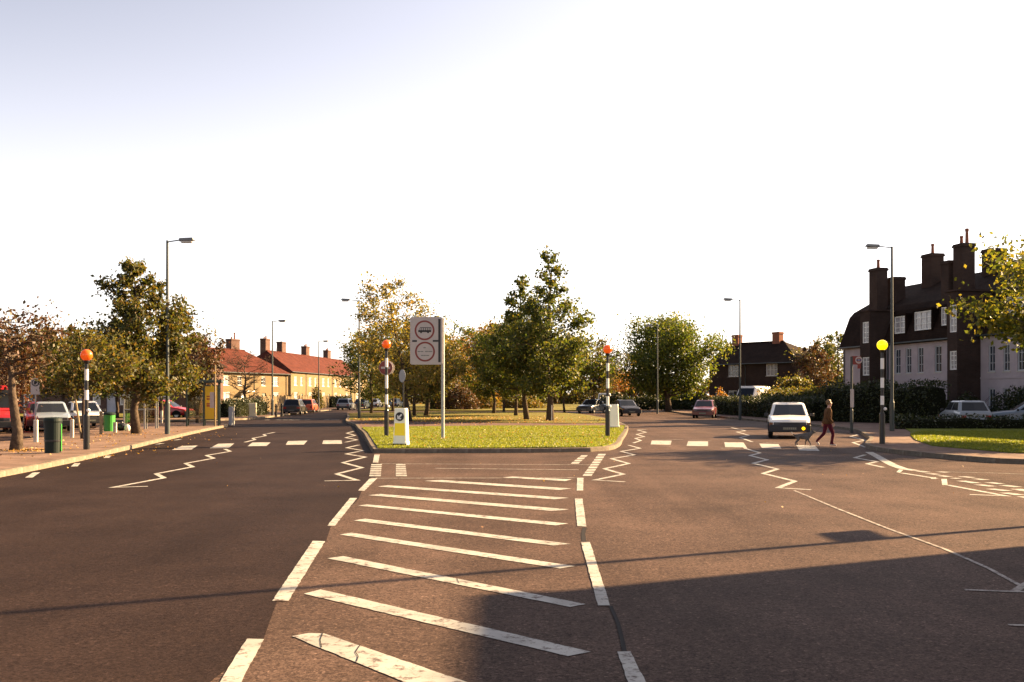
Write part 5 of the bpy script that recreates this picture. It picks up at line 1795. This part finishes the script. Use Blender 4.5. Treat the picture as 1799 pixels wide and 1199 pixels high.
# right bus stop with its roundel
X, Y = gt(1496, 756)
t = thing('bus_stop', 'grey bus stop post with a red flag and ringed emblem by the dark hedge', 'bus stop', (X, Y, .12))
k_ = Y / F
MB().lathe([(.07, -.2), (.07, .9), (.055, .95), (.055, 129 * k_)], 12).build('pole', M['lampcol'], t)
zt, zb = ZZ(626, Y) - .12, ZZ(641, Y) - .12
fl = MB().box(.0, 16 * k_, -.022, .022, zb, zt).build('flag', M['sign_red'], t)
zc, xc = ZZ(633, Y) - .12, 12.5 * k_
MB().disc(xc, -.027, zc, 6.2 * k_, .003, 28).build('emblem', M['sign_white'], fl)
MB().disc(xc, -.031, zc, 3.9 * k_, .003, 28, 0, 2.5 * k_).build('emblem_ring', M['sign_red'], fl)
MB().box(xc - 4.6 * k_, xc + 4.6 * k_, -.036, -.0315, zc - 1.0 * k_, zc + 1.0 * k_).build('emblem_bar', M['sign_blue'], fl)
MB().box(10.5 * k_, 16 * k_, -.02, .02, ZZ(648, Y) - .12, zb - .005).build('route_plate', M['sign_red'], t)
MB().box(-3 * k_, 3 * k_, -.10, -.06, ZZ(716, Y) - .12, ZZ(684, Y) - .12).build('timetable', M['sign_white'], t)

# things by the side road on the left
X, Y = gt(444, 732.5)
t = thing('cabinet_bollard', 'cream traffic bollard built as a cabinet on the far left pavement before the hedge', 'cabinet_bollard', (X, Y, .12), .2)
MB().cbox(0, 0, -.05, .56, .45, 1.10, 0, .03).build('body', M['cream_metal'], t)  # traffic bollard, built here as a plain metal box with a door
MB().box(-.23, .23, -.24, -.226, .12, .98).build('door', M['cream_metal'], t)
MB().box(-.33, .33, -.27, .27, -.05, .07).build('plinth', M['conc'], t)
for px, pb, pt_, lb in ((405.5, 744, 715, 'wide grey post at the mouth of the side road'), (385.5, 737, 712, 'pale post just right of the left bus stop'), (410.5, 744.5, 715.5, 'slim pale post beside the wide grey one')):
    X, Y = gt(px, pb)
    w = .2 if px == 405.5 else .1
    tag(MB().cbox(0, 0, -.15, w, w, (pb - pt_) / F * Y + .15, 0, .02).build('post', M['conc'] if w < .15 else M['sign_back'], None, loc=(X, Y, .12)), lb, 'post')
for px, pb, lb in ((485, 730.5, 'left one of two black bollards, nearer the lamp'), (495, 730, 'right one of two black bollards, nearer the dark parked estate')):
    X, Y = gt(px, pb)
    t = thing('black_bollard', lb, 'bollard', (X, Y, .12), 0, 'black bollards')
    MB().lathe([(.09, -.1), (.09, .7), (.11, .74), (.11, .8), (.07, .84)], 12).build('shaft', M['black'], t)
    MB().sphere((0, 0, .9), .085, 10, 8).build('cap', M['black'], t, smooth=True)
# garden fence of boarded panels along the far left pavement
P0, P1 = Vector((-24.3, 90.5)), Vector((-26.2, 146.0))
d = (P1 - P0)
nP = int(d.length / 1.86)
fz_ = thing('garden_fence', 'greyish wooden panel fence before the red-roofed houses', 'fence', (P0.x, P0.y, .1), math.atan2(d.y, d.x))
pm = MB()
for k in range(12):
    pm.box(.03 + k * .147, .03 + k * .147 + .145, -.012 + (.006 if k % 2 else 0), .008 + (.006 if k % 2 else 0), .05, 1.62)
pm.box(.03, 1.80, .016, .05, .3, .38).box(.03, 1.80, .016, .05, 1.3, 1.38)
pme = pm.mesh('panel', M['wood'])
pom = MB().box(-.05, .05, -.05, .05, -.1, 1.75).mesh('post', M['wood'])
for k in range(nP):
    if 13 <= k <= 14:
        continue
    link('panel', pme, fz_, (k * 1.86 + .03, 0, rnd.uniform(-.02, .02)))
    link('post', pom, fz_, (k * 1.86, 0, 0))


# ------------------------------------------------------------------ vehicles
def ring_loft(m, rings, mi=0, cap=True):
    n = len(rings[0])
    vs = sum([list(r) for r in rings], [])
    fs = []
    for i in range(len(rings) - 1):
        for k in range(n):
            j = (k + 1) % n
            fs.append((i * n + k, i * n + j, (i + 1) * n + j, (i + 1) * n + k))
    if cap:
        fs.append(tuple(range(n))[::-1])
        fs.append(tuple(range(len(vs) - n, len(vs))))
    m.add(vs, fs, mi)


SPEC = {
    # L length, W width, H height, stations of the lower body (y, top z, half width factor), cabin (rear base, rear top, front top, front base), belt
    'hatch': dict(L=3.85, W=1.64, H=1.40, body=[(-1.92, .72, .90), (-1.86, .84, .96), (-1.0, .90, 1.0), (.75, .90, 1.0), (1.30, .82, .97), (1.80, .72, .92), (1.92, .64, .86)], cab=(-1.78, -1.28, .12, .95), belt=.88),
    'saloon': dict(L=4.35, W=1.68, H=1.40, body=[(-2.17, .74, .90), (-2.1, .88, .96), (-1.25, .90, 1.0), (.75, .90, 1.0), (1.4, .84, .97), (2.0, .75, .92), (2.17, .66, .86)], cab=(-1.45, -.85, .15, 1.0), belt=.88),
    'estate': dict(L=4.35, W=1.68, H=1.43, body=[(-2.17, .78, .92), (-2.12, .88, .97), (-1.2, .90, 1.0), (.75, .90, 1.0), (1.4, .84, .97), (2.0, .75, .92), (2.17, .66, .86)], cab=(-2.06, -1.75, .15, 1.0), belt=.88),
    'van': dict(L=4.6, W=1.85, H=2.15, body=[(-2.3, 1.05, .96), (-2.25, 1.1, 1.0), (1.2, 1.1, 1.0), (1.9, .98, .98), (2.25, .82, .94), (2.3, .7, .9)], cab=(-2.22, -2.12, 1.0, 1.75), belt=1.08),
}


def car(name, label, cat, style, paint, loc, heading, group=None, z0=0.0, lit=False, bumper='trim', plate=True, rear_white=False):
    """heading: direction the front points, 0 = +x"""
    S = SPEC[style]
    L, W, H, belt = S['L'], S['W'], S['H'], S['belt']
    t = thing(name, label, cat, (loc[0], loc[1], z0), heading - math.pi / 2, group)
    P = M['car_' + paint]
    hw = W / 2
    m = MB()
    rings = []
    for y, zt, k in S['body']:
        w = hw * k
        zb = .22 if abs(y) < L / 2 - .2 else .30
        sec = [(-w * .90, zb), (-w * .99, zb + .16), (-w, zb + .30), (-w * .985, zt - .12), (-w * .94, zt - .03), (-w * .86, zt), (0, zt + .025)]
        sec = sec + [(-x, z) for x, z in sec[-2::-1]]
        rings.append([(x, y, z) for x, z in sec])
    ring_loft(m, rings)
    # cabin
    rb, rt_, ft, fb = S['cab']
    wb, wt = hw * .93, hw * (.74 if style != 'van' else .86)
    zr = H
    mid = belt + (zr - belt) * .86
    f = lambda a, b, k: a + (b - a) * k
    cr = []
    for k, z, wk in ((0, belt - .05, wb), (.86, mid, f(wb, wt, .9)), (.97, zr - .025, f(wb, wt, 1.0) * .96), (1.0, zr, wt * .80)):
        e = 0.02
        y0, y1 = f(rb, rt_, k), f(fb, ft, k)
        c = .08 if k < .9 else .16
        bow = .03 if k < .9 else .03
        cr.append([(-wk + c, y0, z), (0, y0 - bow, z), (wk - c, y0, z), (wk, y0 + c, z), (wk, y1 - c, z), (wk - c, y1, z), (0, y1 + bow, z), (-wk + c, y1, z), (-wk, y1 - c, z), (-wk, y0 + c, z)])
    ring_loft(m, cr)
    body = m.build('body', P, t)
    md = body.modifiers.new('bevel', 'BEVEL')
    md.width = .025
    md.segments = 2
    md.limit_method = 'ANGLE'
    md.angle_limit = math.radians(28)
    # panes, 6 mm proud of the shell between the pillars
    def pane(nm, q, push):
        q = [Vector(p) + Vector(push) for p in q]
        o = MB().add([tuple(p) for p in q] + [tuple(p - Vector(push) * 1.5) for p in q], [(0, 1, 2, 3), (7, 6, 5, 4), (0, 4, 5, 1), (1, 5, 6, 2), (2, 6, 7, 3), (3, 7, 4, 0)]).build(nm, M['car_glass'], t)
        return o
    lo, hi = .10, .82
    fw = lambda k: f(wb, f(wb, wt, .9), k / .86)
    # windscreen and rear window as two facets each
    for nm, ya, yb, sg in (('windscreen', fb, ft, 1), ('rear_window', rb, rt_, -1)):
        m = MB()
        a0, a1 = (lo, hi) if not (style == 'van' and sg < 0) else (.12, .7)
        out = Vector((0, sg * .8, .35)) * .014
        for s in (-1, 1):
            q = []
            for x, k in ((0, a0), (s * (fw(a0) - .115), a0), (s * (fw(a1) - .115), a1), (0, a1)):
                yy = f(ya, yb, k) + sg * .03 * (1 - abs(x) / max(.01, fw(k) - .08))
                q.append(Vector((x, yy, f(belt - .05, mid, k / .86))) + out)
            m.add([tuple(p) for p in q] + [tuple(p - out * 3) for p in q], [(0, 1, 2, 3), (7, 6, 5, 4), (1, 5, 6, 2), (2, 6, 7, 3), (4, 5, 1, 0)])
        m.build(nm, M['car_glass'], t)
    for s in (-1, 1):
        segs = [(.10, .50), (.55, .93)] if style in ('hatch',) else [(.06, .36), (.40, .66), (.70, .93)]
        if style == 'saloon':
            segs = [(.12, .5), (.54, .9)]
        if style == 'van':
            segs = [(.80, .97)]
        for a, b in segs:
            q = []
            for u, k in ((a, .14), (b, .14), (b, hi), (a, hi)):
                y = f(f(rb, rt_, k), f(fb, ft, k), u)
                if abs(y - f(rb, rt_, k)) < .12:
                    y = f(rb, rt_, k) + .12
                q.append((s * fw(k), y, f(belt - .05, mid, k / .86)))
            pane('side_window', q, (s * .010, 0, .002))
        # door shut lines and handles as thin raised skins
        ds = [(-.25, .72)] if style in ('hatch', 'van') else [(-.15, .72), (-1.0, -.2)]
        for a, b in ds:
            dd = MB().box(s * (hw - .004) - .006, s * (hw - .004) + .006, a, b, .33, belt - .16).build('door', P, t)
            MB().box(s * hw - .018, s * hw + .018, a + .06, a + .2, belt - .24, belt - .2).build('handle', M['trim'], dd)
        MB().cbox(s * (hw + .07), fb - .22, belt - .02, .16, .09, .12, 0, .02).build('mirror', M['trim'], t)
    # bumpers, lamps, grille, plates
    yf, yr = L / 2, -L / 2
    bm_ = M['trim'] if bumper == 'trim' else P
    MB().cbox(0, yf - .02, .27, W * .97, .16, .27, 0, .03).build('front_bumper', bm_, t)  # tall, so dark trim takes the place of the shaded front
    MB().cbox(0, yr + .02, .30, W * .97, .16, .20, 0, .03).build('rear_bumper', bm_, t)
    zl = S['body'][-1][1]
    MB().box(-hw * .46, hw * .46, yf - .05, yf + .012, zl - .155, zl - .012).build('grille', M['trim'], t)
    for s in (-1, 1):
        MB().cbox(s * hw * .60, yf - .03, zl - .15, hw * .30, .10, .14, 0, .015).build('headlight', M['lens'], t)
        MB().cbox(s * hw * .86, yf - .06, zl - .15, hw * .18, .12, .14, 0, .015).build('indicator', M['lens_amber'], t)
        zt = S['body'][0][1]
        MB().cbox(s * hw * .72, yr + .03, zt - .22, hw * .30, .10, .16, 0, .015).build('tail_light', M['lens_red'], t)
    if lit:
        MB().lathe([(.0, 0), (.055, 0), (.06, .02), (.0, .03)], 14).build('lit_indicator', M['lens_amber_lit'], t, loc=(-hw * .62, yf + .075, .40)).rotation_euler = (math.radians(-90), 0, 0)
    if plate:
        p = MB().box(-.26, .26, yf + .062, yf + .072, .34, .45).build('number_plate', M['plate'], t)
        for k in range(7):
            x = -.215 + k * .07
            MB().box(x, x + .03, yf + .0725, yf + .075, .36, .43).build('character', M['plate_char'], p)
        MB().box(-.26, .26, yr - .072, yr - .062, .34, .45).build('number_plate', M['plate'] if not rear_white else M['sign_white'], t)
    # wheels; black half-discs on the flanks paint the wells' shade
    wy = (L / 2 - .72, -L / 2 + .74)
    for y in wy:
        for s in (-1, 1):
            R_ = .29 if style != 'van' else .33
            w = link('wheel', None, t, (s * (hw - .10), y, R_), 0)
            w.rotation_euler = (0, math.radians(90), 0)
            MB().lathe([(R_ * .6, -.085), (R_ * .93, -.085), (R_, -.06), (R_, .06), (R_ * .93, .085), (R_ * .6, .085)], 22).build('tyre', M['tyre'], w)
            MB().lathe([(.04, -.092), (R_ * .58, -.09), (R_ * .62, -.08), (R_ * .62, .08), (R_ * .58, .09), (.04, .092)], 18).build('rim', M['rim'], w)
            ar = MB()
            n = 14
            vs = []
            for xx in (s * (hw - .25), s * (hw + .006)):
                for k in range(n + 1):
                    a = math.pi * k / n
                    vs.append((xx, y + (R_ + .06) * math.cos(a), max(.2, R_ + (R_ + .06) * math.sin(a))))
            ar.add(vs, [tuple(range(n + 1, 2 * n + 2)), tuple(range(n, -1, -1))] + [(k, k + 1, n + 2 + k, n + 1 + k) for k in range(n)])
            ar.build('wheel_well_shade', M['tyre'], t)
    return t


HD = math.radians
X, Y = G(1391, 771)
car('white_car', 'white hatchback waiting at the right-hand crossing with one amber lamp lit', 'car', 'hatch', 'white', (X + .40, Y + 1.9), HD(-104), lit=True)
car('red_car', 'red hatchback, its paint darkened for shade, parked at the right kerb by the long hedge', 'car', 'hatch', 'shaded_maroon', (15.0, 77.5), HD(-106), bumper='body')
car('blue_car', 'dark blue saloon rounding the island on the right road', 'car', 'saloon', 'navy', (AX(1040, 100), 100), HD(-116), bumper='body')
car('dark_car', 'dark brown saloon with a pale bonnet behind the plain bollard', 'car', 'saloon', 'dark', (AX(1099, 85.5), 85.5), HD(-82))
car('white_van', 'small white van far down the right road behind the blue saloon', 'van', 'van', 'white', (AX(1062, 132), 132), HD(-95))
car('white_van', 'white van showing above the hedge before the brown house', 'van', 'van', 'white', (AX(1327, 88), 89), HD(-128), z0=.45)
car('silver_car', 'silver hatchback parked tail-on before the flats', 'car', 'hatch', 'silver', (AX(1694, 51.5), 51.5), HD(82), z0=.05, bumper='body')
car('silver_car', 'pale saloon parked at the right edge of the view beside the silver hatchback', 'car', 'saloon', 'bluegrey', (AX(1812, 51), 51), HD(163), z0=.05)
car('dark_car', 'dark estate parked by the black bollards on the far left kerb', 'car', 'estate', 'dark', (AX(518, 93), 93), HD(94))
car('red_car', 'red hatchback parked just beyond the dark estate', 'car', 'hatch', 'orange', (AX(542, 105), 105), HD(92), bumper='body')
car('silver_car', 'silver estate parked before the terrace, lit along its side', 'car', 'estate', 'silver', (AX(606, 124), 125), HD(88))
car('dark_car', 'dark saloon half hidden by the island lamp at the far left', 'car', 'saloon', 'navy', (AX(636, 138), 138), HD(85))
car('white_car', 'white hatchback behind the left island trees', 'car', 'hatch', 'white', (AX(659, 146), 146), HD(85))
car('blue_car', 'pale blue hatchback farthest left behind the island trees', 'car', 'hatch', 'bluegrey', (AX(695, 150), 150), HD(80))
X, Y = gt(88, 757, 0)
car('silver_car', 'pale silver saloon parked nose-on behind the litter bin', 'car', 'saloon', 'bluegrey', (AX(80, 48), 48.5), HD(-62))
car('white_car', 'white saloon parked beyond the pale silver one', 'car', 'saloon', 'white', (AX(140, 53.5), 54), HD(-58))
car('red_van', 'bright red van cut off by the left edge of the view', 'van', 'van', 'red', (AX(-34, 45), 46), HD(-62))
car('maroon_car', 'dark red car half hidden by the russet tree', 'car', 'hatch', 'shaded_maroon', (AX(30, 46), 48.5), HD(-62))
car('red_car', 'red hatchback parked side-on between the tall lamp and the telephone boxes', 'car', 'hatch', 'red', (AX(292, 75), 75), HD(-8))

# ------------------------------------------------------------------ person and dog
def skin_body(name, joints, edges, root, sub=1):
    """one continuous skinned mesh from joints {name: (x, y, z, rx, ry)}"""
    names = list(joints)
    me = bpy.data.meshes.new(name)
    me.from_pydata([joints[k][:3] for k in names], [(names.index(a), names.index(b)) for a, b in edges], [])
    o = bpy.data.objects.new(name, me)
    COL.objects.link(o)
    sk = o.modifiers.new('skin', 'SKIN')
    sk.use_smooth_shade = True
    lay = me.skin_vertices[0].data if me.skin_vertices else None
    if lay is None:
        bm = bmesh.new()
        bm.from_mesh(me)
        bm.verts.layers.skin.verify()
        bm.to_mesh(me)
        bm.free()
        lay = me.skin_vertices[0].data
    for i, k in enumerate(names):
        r = joints[k][3:]
        lay[i].radius = (r[0], r[1] if len(r) > 1 else r[0])
        lay[i].use_root = (k == root)
    sb = o.modifiers.new('sub', 'SUBSURF')
    sb.levels = sb.render_levels = sub
    dg = bpy.context.evaluated_depsgraph_get()
    ev = o.evaluated_get(dg)
    out = bpy.data.meshes.new_from_object(ev)
    out.name = name
    bpy.data.objects.remove(o)
    for p in out.polygons:
        p.use_smooth = True
    return out


# walking to the right (+x), a little over 1.6 m tall; x forward, y to the person's left
J = dict(pelvis=(0, 0, .88, .125, .15), waist=(.01, 0, 1.02, .115, .145), chest=(.03, 0, 1.20, .13, .165), neckb=(.035, 0, 1.36, .075, .085), neck=(.055, 0, 1.42, .05), head0=(.07, 0, 1.49, .075, .068), head1=(.075, 0, 1.56, .088, .075), head2=(.065, 0, 1.625, .06, .055),
         nose=(.165, 0, 1.53, .014), chin=(.125, 0, 1.465, .03),
         hipr=(.0, -.085, .84, .10), kneer=(.17, -.09, .47, .062), ankr=(.10, -.09, .10, .045), toer=(.29, -.09, .045, .036), heelr=(.06, -.09, .045, .036),
         hipl=(-.02, .085, .84, .10), kneel=(-.09, .09, .47, .062), ankl=(-.37, .09, .19, .045), toel=(-.27, .09, .045, .034),
         shr=(.03, -.17, 1.31, .07), elr=(-.05, -.23, 1.06, .052), wrr=(.10, -.24, .86, .034), palmr=(.135, -.24, .79, .03, .018),
         shl=(.03, .17, 1.31, .07), ell=(.02, .23, 1.05, .052), wrl=(-.10, .23, .86, .034), palml=(-.10, .235, .79, .03, .018))
for s, px, py, pz in (('r', .135, -.24, .79), ('l', -.10, .235, .79)):
    for k, (dx, ln) in enumerate(((.026, .075), (.009, .085), (-.009, .08), (-.026, .062))):
        J['f%d%s' % (k, s)] = (px + dx, py, pz - ln * .6, .0095)
        J['g%d%s' % (k, s)] = (px + dx - .018, py, pz - ln, .008)
    J['th' + s] = (px + .045, py, pz - .02, .010)
E = [('pelvis', 'waist'), ('waist', 'chest'), ('chest', 'neckb'), ('neckb', 'neck'), ('neck', 'head0'), ('head0', 'head1'), ('head1', 'head2'), ('head0', 'chin'), ('head1', 'nose')]
for s in 'rl':
    E += [('pelvis', 'hip' + s), ('hip' + s, 'knee' + s), ('knee' + s, 'ank' + s), ('ank' + s, 'toe' + s), ('chest', 'sh' + s), ('sh' + s, 'el' + s), ('el' + s, 'wr' + s), ('wr' + s, 'palm' + s), ('palm' + s, 'th' + s)]
    E += [('palm' + s, 'f%d%s' % (k, s)) for k in range(4)] + [('f%d%s' % (k, s), 'g%d%s' % (k, s)) for k in range(4)]
E += [('ankr', 'heelr')]
pm_ = skin_body('body', J, E, 'pelvis', 2)
for k in ('skin', 'coat', 'trousers', 'shoe'):
    pm_.materials.append(M[k])
for p in pm_.polygons:
    x, y, z = p.center
    if z > 1.385:
        p.material_index = 0
    elif z > .86 and not (abs(y) > .19 and z < .9):
        p.material_index = 1
    elif abs(y) > .195:
        p.material_index = 0 if z < .845 else 1
    elif z > .83:
        p.material_index = 1
    elif z < .085 or (x < -.2 and z < .16):
        p.material_index = 3
    else:
        p.material_index = 2
X, Y = G(1455, 785)
person = thing('person', 'person in a brown jacket and burgundy trousers walking a dog over the right-hand crossing', 'person', (X - .02, Y, .0), HD(4))
person.scale = (.915, .915, .915)
link('body', pm_, person)
hr = MB().sphere((.045, 0, 1.585), .108, 18, 12, 0, (1.0, .9, .95))
hm = hr.mesh('hair', M['hair'], smooth=True)
for v in hm.vertices:
    c = v.co - Vector((.045, 0, 1.585))
    k = 1 + .13 * math.sin(v.co.x * 90 + v.co.z * 60) * math.cos(v.co.y * 80)
    if c.x > .055 and c.z < .055:
        k *= .62
    v.co = Vector((.045, 0, 1.585)) + c * k
link('hair', hm, person)
# jacket hem and collar
MB().tube([(-.005, 0, .80), (0, 0, .86), (.005, 0, .97)], [.165, .172, .16], 16).build('jacket_hem', M['coat'], person, smooth=True)
ed = MB()
for s in (-1, 1):
    ed.sphere((.06, s * .075, 1.535), .022, 8, 6, 0, (.7, .4, 1.2))
ed.build('ear', M['skin'], person, smooth=True)

JD = dict(pel=(-.22, 0, .36, .085, .09), mid=(-.02, 0, .37, .10, .10), chest=(.17, 0, .37, .105, .115), neck=(.29, 0, .46, .06), head=(.36, 0, .53, .055), snout=(.45, 0, .50, .03), nose=(.485, 0, .495, .02),
          tail0=(-.31, 0, .40, .025), tail1=(-.40, 0, .46, .016), tail2=(-.45, 0, .53, .01),
          earr=(.34, -.05, .575, .014), earl=(.34, .05, .575, .014))
ED = [('pel', 'mid'), ('mid', 'chest'), ('chest', 'neck'), ('neck', 'head'), ('head', 'snout'), ('snout', 'nose'), ('pel', 'tail0'), ('tail0', 'tail1'), ('tail1', 'tail2'), ('head', 'earr'), ('head', 'earl')]
for s, y, o1, o2 in (('r', -.07, .06, -.05), ('l', .07, -.06, .05)):
    JD['el' + s] = (.16, y, .25, .04)
    JD['wrist' + s] = (.17 + o1, y, .12, .022)
    JD['paw' + s] = (.19 + o1 * 1.3, y, .022, .024)
    JD['kn' + s] = (-.17 + o2 * .5, y, .24, .05)
    JD['hock' + s] = (-.27 + o2, y, .14, .022)
    JD['hpaw' + s] = (-.23 + o2 * 1.2, y, .022, .024)
    ED += [('chest', 'el' + s), ('el' + s, 'wrist' + s), ('wrist' + s, 'paw' + s), ('pel', 'kn' + s), ('kn' + s, 'hock' + s), ('hock' + s, 'hpaw' + s)]
dm_ = skin_body('body', JD, ED, 'mid', 2)
dm_.materials.append(M['dog'])
dm_.materials.append(M['dog_white'])
for p in dm_.polygons:
    if p.center.x < -.38 or p.center.z < .05:
        p.material_index = 1
XD, YD = G(1411, 785)
dog = thing('dog', 'small grey dog with a white tail tip walking on a lead over the crossing', 'dog', (XD, YD, .012), HD(4))
dog.scale = (.9, .9, .9)
link('body', dm_, dog)
MB().lathe([(.068, -.012), (.07, 0), (.068, .012)], 12).build('collar', M['leather'], dog, loc=(.27, 0, .44)).rotation_euler = (0, math.radians(50), 0)
hand = Vector((X - .02 - .10, Y + .21, .695))
nk = Vector((XD + .25, YD, .42))
tag(MB().tube([tuple(hand), tuple((hand + nk) / 2 - Vector((0, 0, .07))), tuple(nk)], .006, 5).build('dog_lead', M['leather'], None), 'thin lead between the walking person and the grey dog', 'lead')
